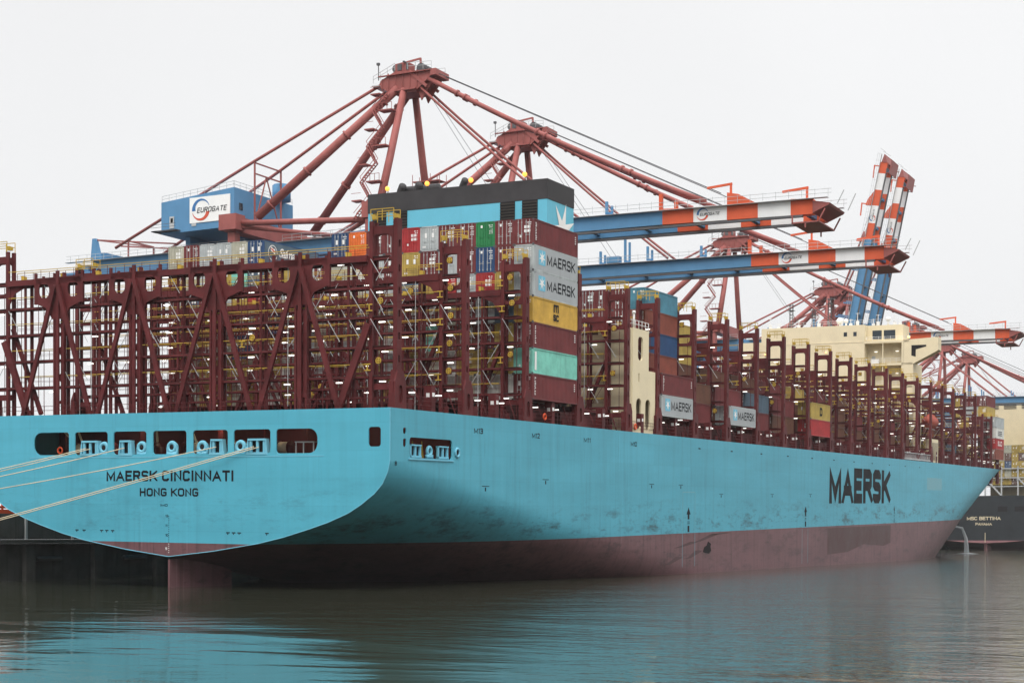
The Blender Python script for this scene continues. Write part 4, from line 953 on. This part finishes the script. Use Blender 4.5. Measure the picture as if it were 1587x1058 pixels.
for p_, yb_ in ((-13.5, 33.6), (-9, 33.6)):
    f = MB(); f.tube([(p_, yb_, 7.98), (p_, yb_, 8.5)], 0.35, 12); f.tube([(p_, yb_, 8.5), (p_, yb_, 8.8)], [0.35, 0.55], 12)
    tag(f.obj('bollard', 'steel', None, True), 'black iron bollard on the quay edge holding the ropes' , 'bollard', 'quay bollards')
for a, b_, sag, lab in ROPES: rope(a, b_, sag, lab)

# ------------------------------------------------------------------ ship-to-shore cranes
def zb(y):   # droop of the boom underside, crane coordinates (y measured from the waterside rail)
    return 53.9 - max(0, 32 - (y + 32)) * 0.019
SEG = [(27.5, -15.7, 'crane_blue'), (-15.7, -20.8, 'boom_red'), (-20.8, -26.2, 'boom_white'), (-26.2, -31.1, 'boom_red'), (-31.1, -36.2, 'boom_white'), (-36.2, -39.6, 'boom_red')]
QZ = 8.0
def emblem(mb, c, ex, n, s, m0):
    """two swooshes and the slanted word, width about 4*s"""
    c = Vector(c); ex = Vector(ex)
    arc(mb, c, ex, up_, n, s * 0.6, s, 185, 20, m0 + 0, thick=0.03)
    arc(mb, c, ex, up_, n, s * 0.6, s, 345, 195, m0 + 1, thick=0.03)
    lettering(mb, 'EUROGATE', c + ex * (-0.42 * s) + Vector((0, 0, -0.27 * s)), ex, up_, n, 0.46 * s, 3.2 * s, 0.15, 0.4, shear=0.25, m=m0 + 2, thick=0.045)
def collars(mb, a, b_, r, fr):
    d = (b_ - a).normalized()
    for f_ in fr: c = a.lerp(b_, f_); mb.tube([c - d * 0.18, c + d * 0.18], r * 1.28, 12)
def build_crane(label, X, raised=False, detail=True):
    Y0 = 32.0
    root = thing('gantry_crane', label, 'crane', Matrix.Translation((X, Y0, QZ)), 'ship-to-shore gantry cranes along the quay')
    def L(x, y, z): return Vector((x, y - Y0, z - QZ))        # absolute y, z
    def part(name, mb, mats, par=None, sm=False): return mb.obj(name, mats, par or root, sm)
    # portal
    for x in (-9.2, 9.2):
        for y in (34, 62):
            p = MB(); p.bar(L(x, y, QZ + 1.6), L(x, y, 58), 1.5, 1.5, up=(0, 1, 0)); p.box(x - 5, x + 5, y - Y0 - 0.8, y - Y0 + 0.8, 0.9, 2.4)
            lg = part('leg', p, ['crane_red'])
            wv = MB()
            for k in range(6): wv.tube([L(x - 4 + k * 1.6, y - 0.3, QZ + 0.45), L(x - 4 + k * 1.6, y + 0.3, QZ + 0.45)], 0.45, 8)
            wv.obj('wheel_bogie', ['steel'], lg)
    p = MB()
    for y in (34, 62): p.bar(L(-10, y, 22), L(10, y, 22), 1.6, 2.0); p.bar(L(-10.2, y, 59.4), L(10.2, y, 59.4), 2.6, 2.6)
    for x in (-9.2, 9.2): p.bar(L(x, 34, 22), L(x, 62, 22), 1.4, 1.8); p.tube([L(x, 34, 52), L(x, 62, 24)], 0.6, 10)
    part('portal_beam', p, ['crane_red'])
    p = MB(); p.box(-11, -8.2, 60.3 - Y0, 63.9 - Y0, 58.3 - QZ, 61 - QZ); p.box(8.2, 11, 60.3 - Y0, 63.9 - Y0, 58.3 - QZ, 61 - QZ); part('corner_box', p, ['crane_red'])
    for x in (-9, 9):
        p = MB(); p.tube([L(x, 60.5, 59.6), L(x, 35, 58.0)], 0.5, 10); part('tie_beam', p, ['crane_red'], None, True)
    p = MB(); p.tube([L(-9, 60.5, 59.0), L(0, 46, 57.6)], 0.4, 10); p.tube([L(9, 60.5, 59.0), L(0, 46, 57.6)], 0.4, 10); p.tube([L(-9, 35.4, 57.8), L(0, 46, 57.6)], 0.4, 10); part('tie_beam', p, ['crane_red'], None, True)
    # apex frame
    for s_ in (-1, 1):
        p = MB(); p.tube([L(s_ * 9.2, 33, 58), L(s_ * 5.6, 32.5, 69), L(s_ * 1.9, 32, 81)], [0.72, 0.66, 0.6], 12); part('apex_leg', p, ['crane_red'], None, True)
        p = MB(); p.tube([L(s_ * 8.6, 57.5, 60.4), L(s_ * 1.8, 33.2, 81.4)], [0.78, 0.7], 12); collars(p, L(s_ * 8.6, 57.5, 60.4), L(s_ * 1.8, 33.2, 81.4), 0.74, (0.1, 0.36, 0.64, 0.9)); part('back_strut', p, ['crane_red'], None, True)
        p = MB(); p.tube([L(s_ * 6.0, 91, 58.2), L(s_ * 4.0, 61.5, 71.4), L(s_ * 1.4, 36.5, 82.6)], 0.28, 8); part('back_stay', p, ['crane_red'], None, True)
    p = MB()
    for s_ in (-1, 1):
        p.bar(L(s_ * 4.0, 61.3, 71.4), L(s_ * 4.0, 61.3, 60), 0.25)
    p.bar(L(-4, 61.3, 71.2), L(4, 61.3, 71.2), 0.22); p.bar(L(-4, 61.3, 69.3), L(4, 61.3, 69.3), 0.22); p.bar(L(-0.5, 61.3, 69.3), L(4, 61.3, 60), 0.18); p.bar(L(-0.5, 61.3, 69.3), L(-4, 61.3, 60), 0.18)
    part('stay_frame', p, ['crane_red'])
    # head
    p = MB()
    p.prism([(5.0, 82.0 - QZ), (2.0, 80.4 - QZ), (-2.2, 80.4 - QZ), (-5.6, 83.0 - QZ), (-5.4, 83.7 - QZ), (-1.2, 84.0 - QZ), (1.6, 84.3 - QZ), (4.6, 83.0 - QZ)], 0, -2.0, 2.0)
    p.bar(L(-1.9, 27.5, 81), L(-1.9, 31, 84), 0.5); p.bar(L(1.9, 27.5, 81), L(1.9, 31, 84), 0.5)
    for y in (36.2, 35.0, 33.6, 32.2, 30.8, 29.4):
        zt_ = 83.2 + (0.8 if y < 35.5 else 0); p.box(-2.14, -2.02, y - Y0 - 0.08, y - Y0 + 0.08, 81.2 - QZ, zt_ - QZ)
    p.box(-2.6, -2.02, -2.6, 2.4, 80.7 - QZ, 80.95 - QZ); p.box(-2.5, -2.02, -5.4, 4.8, 83.55 - QZ, 83.68 - QZ); p.box(-2.3, 2.3, -6.4, -5.3, 82.7 - QZ, 83.75 - QZ)
    for x in (-1.1, 1.1): p.prism([(-2.4, 80.6 - QZ), (-5.8, 82.6 - QZ), (-4.4, 80.9 - QZ), (-3.0, 79.0 - QZ)], 0, x - 0.15, x + 0.15)
    hd = part('head_frame', p, ['crane_red'])
    p = MB()
    for x in (-1.3, -0.4, 0.5, 1.3): p.tube([L(x - 0.15, 29.0, 84.4), L(x + 0.15, 29.0, 84.4)], 0.85, 14); p.tube([L(x - 0.15, 33.9, 84.9), L(x + 0.15, 33.9, 84.9)], 0.7, 14)
    part('sheave', p, ['steel'], hd)
    p = MB(); p.box(-2.2, 0.6, -0.2, 0.1, 85.6 - QZ, 85.8 - QZ); p.box(-1.75, -1.62, -0.7, -0.3, 84.4 - QZ, 85.5 - QZ); p.box(-1.75, -1.62, 0.6, 1.4, 84.4 - QZ, 85.5 - QZ); p.bar(L(-2.3, 36.8, 83), L(-2.3, 36.8, 86.0), 0.12); p.box(-2.5, -2.1, 4.6, 5.1, 85.6 - QZ, 86.0 - QZ)
    part('lamp_post', p, ['steel'], hd)
    p = MB(); p.box(-1.6, 0.4, -0.8, 1.9, 84.2 - QZ, 85.6 - QZ); p.box(0.6, 1.6, -2.6, -1.2, 83.9 - QZ, 85.2 - QZ)
    p.bar(L(-0.5, 34.4, 85.8), L(-0.5, 29.6, 86.3), 0.22, 0.3); p.bar(L(-0.5, 29.6, 86.4), L(-0.5, 29.4, 84.2), 0.3); part('sheave_house', p, ['crane_red'], hd)
    p = MB()
    for x in (-2.4, 2.4):
        for h_ in (0.6, 1.2):
            p.bar(L(x, 37.8, 82.6 + h_), L(x, 33.5, 84.3 + h_), 0.06); p.bar(L(x, 31, 84.1 + h_), L(x, 26.4, 83.8 + h_), 0.06)
        for y, z in ((37.8, 82.6), (36.4, 83.1), (35, 83.7), (33.5, 84.3), (31, 84.1), (29.5, 84), (28, 83.9), (26.4, 83.8)): p.bar(L(x, y, z), L(x, y, z + 1.2), 0.06)
    p.box(-2.6, 2.6, 4.6, 6.0, 82.0 - QZ, 82.2 - QZ)
    part('handrail', p, ['galv'], hd)
    # stairs zig-zagging up the aft leg
    p = MB(); z = 58.0; k = 0
    while z < 80:
        f_ = (z - 58) / 23; f2 = (z + 3.2 - 58) / 23
        xa, xb = -9.2 + 7.2 * f_ - 1.0, -9.2 + 7.2 * f2 - 1.0; ya, yb = (34.2, 36.6) if k % 2 else (36.6, 34.2)
        for d in (-0.4, 0.4): p.bar(L(xa + d, ya, z), L(xb + d, yb, z + 3.2), 0.16)
        for h_ in (0.9,):
            for d in (-0.4, 0.4): p.bar(L(xa + d, ya, z + h_), L(xb + d, yb, z + 3.2 + h_), 0.08)
        for i in range(8): g = i / 8; yy = ya + (yb - ya) * g; p.bar(L(xa + (xb - xa) * g - 0.4, yy, z + 3.2 * g), L(xa + (xb - xa) * g + 0.4, yy, z + 3.2 * g), 0.14)
        if k % 2: p.box(xb - 0.8, xb + 1.0, 32.6 - Y0, 35.2 - Y0, z + 3.0 - QZ, z + 3.2 - QZ); [p.bar(L(xb - 0.8, 32.6 + q_, z + 3.2), L(xb - 0.8, 32.6 + q_, z + 4.3), 0.07) for q_ in (0, 0.9, 1.8, 2.6)]; p.bar(L(xb - 0.8, 32.6, z + 4.3), L(xb - 0.8, 35.2, z + 4.3), 0.07)
        else: p.box(xb - 0.8, xb + 0.8, 35.6 - Y0, 37.4 - Y0, z + 3.0 - QZ, z + 3.2 - QZ); p.bar(L(xb - 0.8, 35.6, z + 4.3), L(xb - 0.8, 37.4, z + 4.3), 0.07)
        z += 3.2; k += 1
    part('stairway', p, ['crane_red'])
    # landside girder
    p = MB()
    for x in (-3.3, 3.3): p.box(x - 0.8, x + 0.8, 27.7 - Y0, 98 - Y0, 53.9 - QZ, 56.6 - QZ)
    p.box(-5, 5, 97 - Y0, 104 - Y0, 54.2 - QZ, 54.6 - QZ); p.box(-3.2, 3.2, 96 - Y0, 98 - Y0, 56.6 - QZ, 58.2 - QZ)
    p.prism([(96.2 - Y0, 56.6 - QZ), (98.6 - Y0, 56.6 - QZ), (98.2 - Y0, 60.8 - QZ), (97.4 - Y0, 60.8 - QZ)], 0, -4.1, -3.4); p.box(-4.2, -2.4, 99 - Y0, 101.5 - Y0, 54.6 - QZ, 56 - QZ)
    for y in (35, 48, 62, 78, 92): p.box(-2.5, 2.5, y - Y0 - 0.4, y - Y0 + 0.4, 54.6 - QZ, 56 - QZ)
    gd = part('girder', p, ['crane_blue'])
    p = MB()
    for x in (-4.6, 4.6):
        for h_ in (0.6, 1.2): p.bar(L(x, 63, 56.6 + h_), L(x, 104, 56.6 + h_), 0.06); p.bar(L(x, 29, 56.6 + h_), L(x, 55, 56.6 + h_), 0.06)
        for i in range(21): y = 63 + i * 2; p.bar(L(x, y, 56.6), L(x, y, 57.8), 0.05)
        for i in range(14): y = 29 + i * 2; p.bar(L(x, y, 56.6), L(x, y, 57.8), 0.05)
        p.box(x - 0.5, x + 0.5, -3, 72, 56.55 - QZ, 56.6 - QZ)
    part('handrail', p, ['galv'], gd)
    p = MB()
    for x in (-3.6, 3.6): p.bar(L(x, 97.8, 60.6), L(x, 79, 58.4), 0.25); p.bar(L(x, 90, 56.6), L(x, 90, 59.8), 0.25)
    p.bar(L(-3.6, 90, 59.8), L(3.6, 90, 59.8), 0.25); p.bar(L(-3.6, 97.8, 60.6), L(3.6, 90, 59.8), 0.2)
    part('stay_frame', p, ['crane_red'], gd)
    # machinery house
    p = MB()
    p.hexa([(-8, 62.8 - Y0, 59.5 - QZ), (10, 62.8 - Y0, 59.5 - QZ), (10, 78.8 - Y0, 59.3 - QZ), (-8, 78.8 - Y0, 59.3 - QZ), (-8, 62.8 - Y0, 66.3 - QZ), (10, 62.8 - Y0, 66.3 - QZ), (10, 78.8 - Y0, 65.0 - QZ), (-8, 78.8 - Y0, 65.0 - QZ)])
    for y in (65, 76): p.box(-4, 5, y - Y0 - 0.5, y - Y0 + 0.5, 56.6 - QZ, 59.4 - QZ)
    mh = part('machinery_house', p, ['crane_blue'])
    p = MB(); p.tube([L(5.5, 62.2, 66.2), L(5.5, 62.2, 69.0)], 1.7, 16); p.sphere(L(5.5, 62.2, 69.0), 1.68, 0, 14, 6, (1, 1, 0.25)); p.obj('roof_tank', ['crane_blue'], mh, True)
    p = MB()
    for h_ in (0.55, 1.1): p.bar(L(-7.9, 62.9, 66.3 + h_), L(-7.9, 78.7, 65.0 + h_), 0.06); p.bar(L(-7.9, 62.9, 66.3 + h_), L(9.9, 62.9, 66.3 + h_), 0.06)
    for i in range(11): p.bar(L(-7.9, 62.9 + i * 1.58, 66.3 - i * 0.13), L(-7.9, 62.9 + i * 1.58, 67.4 - i * 0.13), 0.05); p.bar(L(-7.9 + i * 1.78, 62.9, 66.3), L(-7.9 + i * 1.78, 62.9, 67.4), 0.05)
    p.obj('handrail', ['galv'], mh)
    p = MB(); p.box(-8.12, -8.02, 63.6 - Y0, 72.4 - Y0, 60.7 - QZ, 65.2 - QZ, 3); emblem(p, (-8.12, 69.9 - Y0, 62.95 - QZ), (0, -1, 0), (-1, 0, 0), 1.95, 0)
    p.obj('sign', ['emb_blue', 'emb_red', 'black', 'white'], mh)
    p = MB()
    for y in (76.4, 71.5): p.box(-8.1, -8.02, y - Y0 - 0.5, y - Y0 + 0.5, 60.2 - QZ, 62.3 - QZ)
    p.obj('door', ['galv'], mh)
    p = MB(); p.box(-8.1, -8.02, 76.4 - Y0 - 0.25, 76.4 - Y0 + 0.25, 61.2 - QZ, 62 - QZ); p.box(-6.6, -5.6, 62.7 - Y0, 62.78 - Y0, 62.6 - QZ, 63.8 - QZ); p.box(0, 8, 62.7 - Y0, 62.78 - Y0, 60.4 - QZ, 61.4 - QZ); p.obj('window', ['glass'], mh)
    p = MB(); p.box(-9.4, -8.0, 74.5 - Y0, 80 - Y0, 59.6 - QZ, 59.75 - QZ); p.box(-9.4, 9, 78.8 - Y0, 79.9 - Y0, 59.6 - QZ, 59.75 - QZ)
    for h_ in (0.6, 1.1): p.bar(L(-9.4, 74.5, 59.7 + h_), L(-9.4, 80, 59.7 + h_), 0.06)
    p.obj('platform', ['steel'], mh)
    # boom: twin box girders, built straight, then turned about the hinge when raised
    HY, HZ = 27.5, 55.0
    bp_ = link('boom', None, root); bp_.location = L(0, HY, HZ)
    def B(x, y, z): return Vector((x, y - HY, z - HZ))
    mats = ['crane_blue', 'boom_red', 'boom_white', 'steel', 'crane_red']; idx = {'crane_blue': 0, 'boom_red': 1, 'boom_white': 2}
    for x in (-3.3, 3.3):
        g = MB()
        for (ya, yb, c) in SEG:
            za, zbb = zb(ya), zb(yb); wv = 0.75
            g.hexa([B(x - wv, yb, zbb), B(x + wv, yb, zbb), B(x + wv, ya, za), B(x - wv, ya, za), B(x - wv, yb, zbb + 2.25), B(x + wv, yb, zbb + 2.25), B(x + wv, ya, za + 2.45), B(x - wv, ya, za + 2.45)], idx[c])
        g.bar(B(x - 0.5, 27, zb(27) - 0.18), B(x - 0.5, -38, zb(-38) - 0.18), 0.5, 0.34, 3)
        g.obj('boom_girder', mats, bp_)
    g = MB()
    for y in range(-38, 27, 9): g.bar(B(-2.5, y, zb(y) + 1.0), B(2.5, y, zb(y) + 1.0), 0.7, 1.4, 0)
    g.obj('cross_beam', ['crane_blue'], bp_)
    g = MB(); z = zb(-38)
    g.prism([(-39.6 - HY, z + 1.9 - HZ), (-42.2 - HY, z + 1.4 - HZ), (-42.0 - HY, z + 1.1 - HZ), (-39.6 - HY, z + 0.1 - HZ)], 0, -4.2, 4.2)
    g.box(-4.3, 4.3, -40.6 - HY, -36.4 - HY, z - 1.3 - HZ, z - 1.1 - HZ)
    for x in (-4.2, 4.2): g.bar(B(x, -36.5, z - 1.2), B(x, -36.5, z), 0.2); g.bar(B(x, -40.5, z - 1.2), B(x, -41.5, z + 0.6), 0.2); g.bar(B(x, -38.5, z - 1.2), B(x, -38.5, z - 2.0), 0.2)
    g.obj('boom_tip', ['crane_red'], bp_)
    for y, w_ in ((-26.4, 1.6), (-38.3, 1.2)):
        g = MB(); zt = zb(y) + 2.3
        for x in (-3.3, 3.3):
            if y > -30: g.prism([(y - HY + 0.2, zt - HZ), (y - HY - 4.2, zt - HZ), (y - HY - 1.6, zt + 1.5 - HZ), (y - HY + 0.2, zt + 1.9 - HZ)], 0, x - 0.7, x + 0.7)
        g.bar(B(-3.3, y - 0.2, zt), B(-3.3, y - 0.2, zt + 3.4 if y > -30 else zt + 1.9), 0.3); g.bar(B(-3.3, y - 0.4, zt + (3.3 if y > -30 else 1.8)), B(-3.3, y + 3.6, zt + (3.0 if y > -30 else 1.5)), 0.28, 0.34)
        g.obj('davit', ['boom_red'], bp_)
    g = MB(); y = -15.2; g.bar(B(-3.3, y, zb(y) + 2.3), B(-3.3, y, zb(y) + 4.9), 0.55); g.bar(B(3.3, y, zb(y) + 2.3), B(3.3, y, zb(y) + 4.9), 0.55); g.obj('stay_post', ['boom_red'], bp_)
    g = MB()
    for x in (-4.4, 4.4):
        for h_ in (0.6, 1.2): g.bar(B(x, 26, zb(26) + 2.4 + h_), B(x, -42.5, zb(-42.5) + 2.3 + h_), 0.06)
        for i in range(35): y = 26 - i * 2; g.bar(B(x, y, zb(y) + 2.4), B(x, y, zb(y) + 3.6), 0.05)
        g.hexa([B(x - 0.4, -42, zb(-42) + 2.2), B(x + 0.4, -42, zb(-42) + 2.2), B(x + 0.4, 26, zb(26) + 2.3), B(x - 0.4, 26, zb(26) + 2.3), B(x - 0.4, -42, zb(-42) + 2.26), B(x + 0.4, -42, zb(-42) + 2.26), B(x + 0.4, 26, zb(26) + 2.36), B(x - 0.4, 26, zb(26) + 2.36)])
    g.bar(B(3, -43, zb(-43) + 1.5), B(3, -44.2, zb(-43) + 4), 0.12); g.bar(B(-3, -43, zb(-43) + 1.5), B(-3, -44.0, zb(-43) + 3.4), 0.12)
    g.obj('handrail', ['galv'], bp_)
    for y, h_ in ((21, 3), (14, 2.4), (9, 4.4), (4.5, 2.6), (-6, 2)):
        g = MB(); g.bar(B(-3.3, y, zb(y) + 2.4), B(-3.3, y, zb(y) + 2.4 + h_), 0.4); g.bar(B(-2.6, y - 0.6, zb(y) + 2.4), B(-2.6, y - 0.6, zb(y) + 1.8 + h_), 0.35); g.bar(B(-3.3, y, zb(y) + 2.6), B(-2.6, y - 0.6, zb(y) + 2.6), 0.3); g.obj('stay_rest', ['crane_blue'], bp_)
    g = MB()
    g.box(-4, -2.6, 10 - HY, 12.5 - HY, zb(11) + 2.4 - HZ, zb(11) + 3.6 - HZ)
    g.obj('winch_box', ['crane_blue'], bp_)
    g = MB(); emblem(g, (-4.06, -22.3 - HY, zb(-23) + 1.15 - HZ), (0, -1, 0), (-1, 0, 0), 0.95, 0); g.obj('lettering', ['emb_blue', 'emb_red', 'black'], bp_)
    # stays
    def sag(a, b_, s, n=10): return [a.lerp(b_, i / n) - Vector((0, 0, 4 * s * (i / n) * (1 - i / n))) for i in range(n + 1)]
    if raised:
        bp_.rotation_euler = (-math.radians(79.0), 0, 0)
        for s_ in (-1, 1):
            p = MB(); p.tube(sag(L(s_ * 1.2, 28, 82), L(s_ * 3.3, 20.4, 100), 0), 0.3, 8); p.tube([L(s_ * 3.3, 20.4, 100), L(s_ * 3.3, 22.5, 76)], 0.28, 8); part('fore_stay', p, ['crane_red'], None, True)
            p = MB()
            for d in (0, 0.6, 1.2): p.tube([L(s_ * 1 + d, 27.5, 84), L(s_ * 3 + d, 18.5 - d, 106)], 0.05, 5)
            part('hoist_rope', p, ['steel'])
    else:
        for s_ in (-1, 1):
            p = MB(); q_ = sag(L(s_ * 1.6, 27.8, 82.6), L(s_ * 3.3, -22.5, zb(-22) + 3.2), 0.9); p.tube(q_, 0.40, 8); [collars(p, q_[i_], q_[i_ + 1], 0.46, (0.2, 0.5)) for i_ in (1, 4, 7)]
            fs = part('fore_stay', p, ['crane_red'], None, True)
            p = MB(); p.tube(sag(L(s_ * 1.6, 29.5, 81.6), L(s_ * 3.3, 0.5, 56.4), 0.5), 0.22, 8); part('fore_stay', p, ['crane_red'], None, True)
            p = MB()
            for d in (0, 0.5): p.tube([L(s_ * 1.2 + d, 27, 83.8), L(s_ * 2.2 + d, -24.5, zb(-24) + 4.6)], 0.06, 5)
            p.tube([L(s_ * 1.0, 29, 82), L(s_ * 2.0, 12, 57)], 0.04, 5)
            part('hoist_rope', p, ['steel'])
    # operator cab and trolley under the girder, over the quay side
    p = MB(); p.box(-4, 4, 38 - Y0, 44 - Y0, 52.4 - QZ, 53.4 - QZ); p.box(-3.4, -1.2, 36 - Y0, 39 - Y0, 49.6 - QZ, 52.3 - QZ); part('trolley', p, ['crane_blue'])
    return root
CR = [('nearest gantry crane, red frame with tall blue machinery house behind the stack, boom lowered', 104.3, False),
      ('second nearest gantry crane, red frame and lowered orange and white boom over the funnel', 147.8, False),
      ('third nearest gantry crane, its lowered boom reaching past the ship\'s bridge wing', 272.7, False),
      ('hazy gantry crane with the taller of the two raised striped booms', 367.7, True),
      ('hazy gantry crane with the shorter of the two raised striped booms', 390.5, True),
      ('faded gantry crane behind the bridge wing, nearest of the far lowered ones', 475.4, False),
      ('faded gantry crane between two others beyond the bridge wing, boom lowered', 537.8, False),
      ('farthest and palest gantry crane, beyond the bow of the blue ship', 589.0, False)]
for lab, x, ra in CR: build_crane(lab, x, ra)

# ------------------------------------------------------------------ the black ship ahead
MX, MY = 481.0, 4.9
ms_ = thing('container_ship', 'dark black hulled container ship moored ahead of the blue bow, stern towards the viewer', 'container ship', Matrix.Translation((MX, MY, 0)))
def mw(z): return float(np.interp(z, [2.6, 3.0, 3.6, 4.6, 6.5, 9, 12, 30], [0, 8, 14, 18.5, 21.5, 23.2, 24, 24]))
mz = [20.2, 12, 9, 7.6, 6.5, 5.5, 4.6, 4.0, 3.6, 3.2, 3.0, 2.6]
h = MB()
h.quad([(0, -mw(z), z) for z in mz if z >= 3.6] + [(0, mw(z), z) for z in reversed(mz) if z >= 3.6], 0)
h.quad([(0.0, -mw(z), z) for z in (3.6, 3.2, 3.0)] + [(0, 0, 2.6)] + [(0, mw(z), z) for z in (3.0, 3.2, 3.6)], 1)
xs = [0, 10, 20, 40, 70, 110, 200, 300]
def mp_(x, z, s_): return (x, s_ * mw(min(29, z + x * 0.16)) if x < 250 else s_ * 12, z)
zs = [20.2, 12, 9, 7, 5.5, 4.5, 3.6, 2.6, 1, -3]
for s_ in (-1, 1):
    for i in range(len(xs) - 1):
        for j in range(len(zs) - 1):
            h.quad([mp_(xs[i], zs[j], s_), mp_(xs[i + 1], zs[j], s_), mp_(xs[i + 1], zs[j + 1], s_), mp_(xs[i], zs[j + 1], s_)], 0 if zs[j + 1] >= 3.6 else 1)
for i in range(len(xs) - 1): h.quad([(xs[i], -24 if xs[i] < 250 else -12, 20.15), (xs[i + 1], -24 if xs[i + 1] < 250 else -12, 20.15), (xs[i + 1], 24 if xs[i + 1] < 250 else 12, 20.15), (xs[i], 24 if xs[i] < 250 else 12, 20.15)])
mho = h.obj('hull', ['msc_black', 'msc_red'], ms_)
l_ = MB(); lettering(l_, 'MSC BETTINA', (-0.02, 6.5, 11.2), (0, -1, 0), up_, (-1, 0, 0), 1.25, 12.0, 0.2, 0.3, thick=0.03); lettering(l_, 'PANAMA', (-0.02, 3.4, 9.2), (0, -1, 0), up_, (-1, 0, 0), 1.0, 5.8, 0.2, 0.3, thick=0.03)
l_.box(-0.04, -0.02, -0.1, 0.1, 2.8, 6.5); l_.obj('lettering', ['beige'], mho)
for y in (-14, -8, 6, 13):
    l_ = MB(); l_.box(-0.05, -0.02, y, y + 3.4, 14.3, 16.2); l_.obj('mooring_window', ['dark'], mho)
rud = MB(); rud.box(1, 9, -0.5, 0.5, -6, 3); rud.obj('rudder', 'msc_red', ms_)
fr = MB()
for y in [-23.5 + i * 5.9 for i in range(9)]: fr.box(0.5, 1.0, y - 0.25, y + 0.25, 20.15, 31)
for z in (23.4, 26.6, 30): fr.box(0.45, 1.05, -24, 24, z, z + 0.35)
for y in (-17.6, -5.8, 6.2, 18): fr.bar((0.4, y, 20.2), (0.4, y + 5.6, 26.4), 0.5)
fr.box(0.2, 0.6, 5.5, 9.5, 20.2, 27); fr.box(0.1, 0.19, 6.8, 8.0, 24.5, 26, 1); fr.box(0.1, 0.19, 6.8, 8.0, 21.5, 23, 1)
fr.obj('lashing_frame', ['galv', 'dark'], ms_)
ac = MB(); ac.box(14, 40, -22, 0.6, 20.2, 57.0)
for y in (-9.0, -2.5, -15.5):
    for i in range(5): ac.box(13.9, 13.98, y, y + 4.6, 53.2 + i * 0.5, 53.45 + i * 0.5, 1)
ac.obj('deckhouse', ['beige', 'louvre'], ms_)
GM = 'yellowish containers on the black ship ahead'
mc = ['olive', 'olive', 'beige', 'olive', 'brown', 'yellow', 'olive', 'navy']
for r in range(12):
    for t_ in range(5 if r < 10 else 6):
        k = random.choice(mc); o = link('shipping_container', BODY[k]); o.matrix_world = Matrix.Translation((MX + 1.4, MY - 15.5 + r * 2.5, 24.2 + t_ * 2.93))
        tag(o, f'{WORD[k]} container, {ORD[t_ + 1]} tier up, {ORD[r + 1]} row from starboard, black ship ahead', 'container', GM); link('door_end', DOOR[k, r % 3], o)
# cooling water falling from the blue ship's bow
jm = bpy.data.materials.new('falling_water'); jm.use_nodes = True; jb = jm.node_tree.nodes['Principled BSDF']
jb.inputs['Base Color'].default_value = (0.75, 0.78, 0.8, 1); jb.inputs['Roughness'].default_value = 0.6; jb.inputs['Alpha'].default_value = 0.4; M['jet'] = jm
j = MB(); j.tube([(349, -8.5, 8.6), (351.2, -12.2, 7.6), (352.1, -13.1, 4.5), (352.2, -13.3, 0.02)], [0.25, 0.35, 0.5, 0.8], 10); j.tube([(352.2, -13.3, 0.02), (352.2, -13.3, 0.3)], [3.5, 1.0], 14)
tag(j.obj('water_jet', 'jet', None, True), 'white stream of cooling water falling from the blue bow', 'water jet')
# ------------------------------------------------------------------ haze
hz = MB(); hz.box(-560, 2300, -1450, 1450, -1.0, 140.0)
hm = bpy.data.materials.new('haze'); hm.use_nodes = True; t = hm.node_tree; t.nodes.clear()
o_ = t.nodes.new('ShaderNodeOutputMaterial'); v_ = t.nodes.new('ShaderNodeVolumePrincipled')
v_.inputs['Color'].default_value = (0.60, 0.605, 0.615, 1); v_.inputs['Density'].default_value = 0.000085; v_.inputs['Anisotropy'].default_value = 0.0
t.links.new(v_.outputs[0], o_.inputs['Volume'])
ho = hz.obj('haze', hm); tag(ho, None, None, kind='stuff')
print('containers', NC)
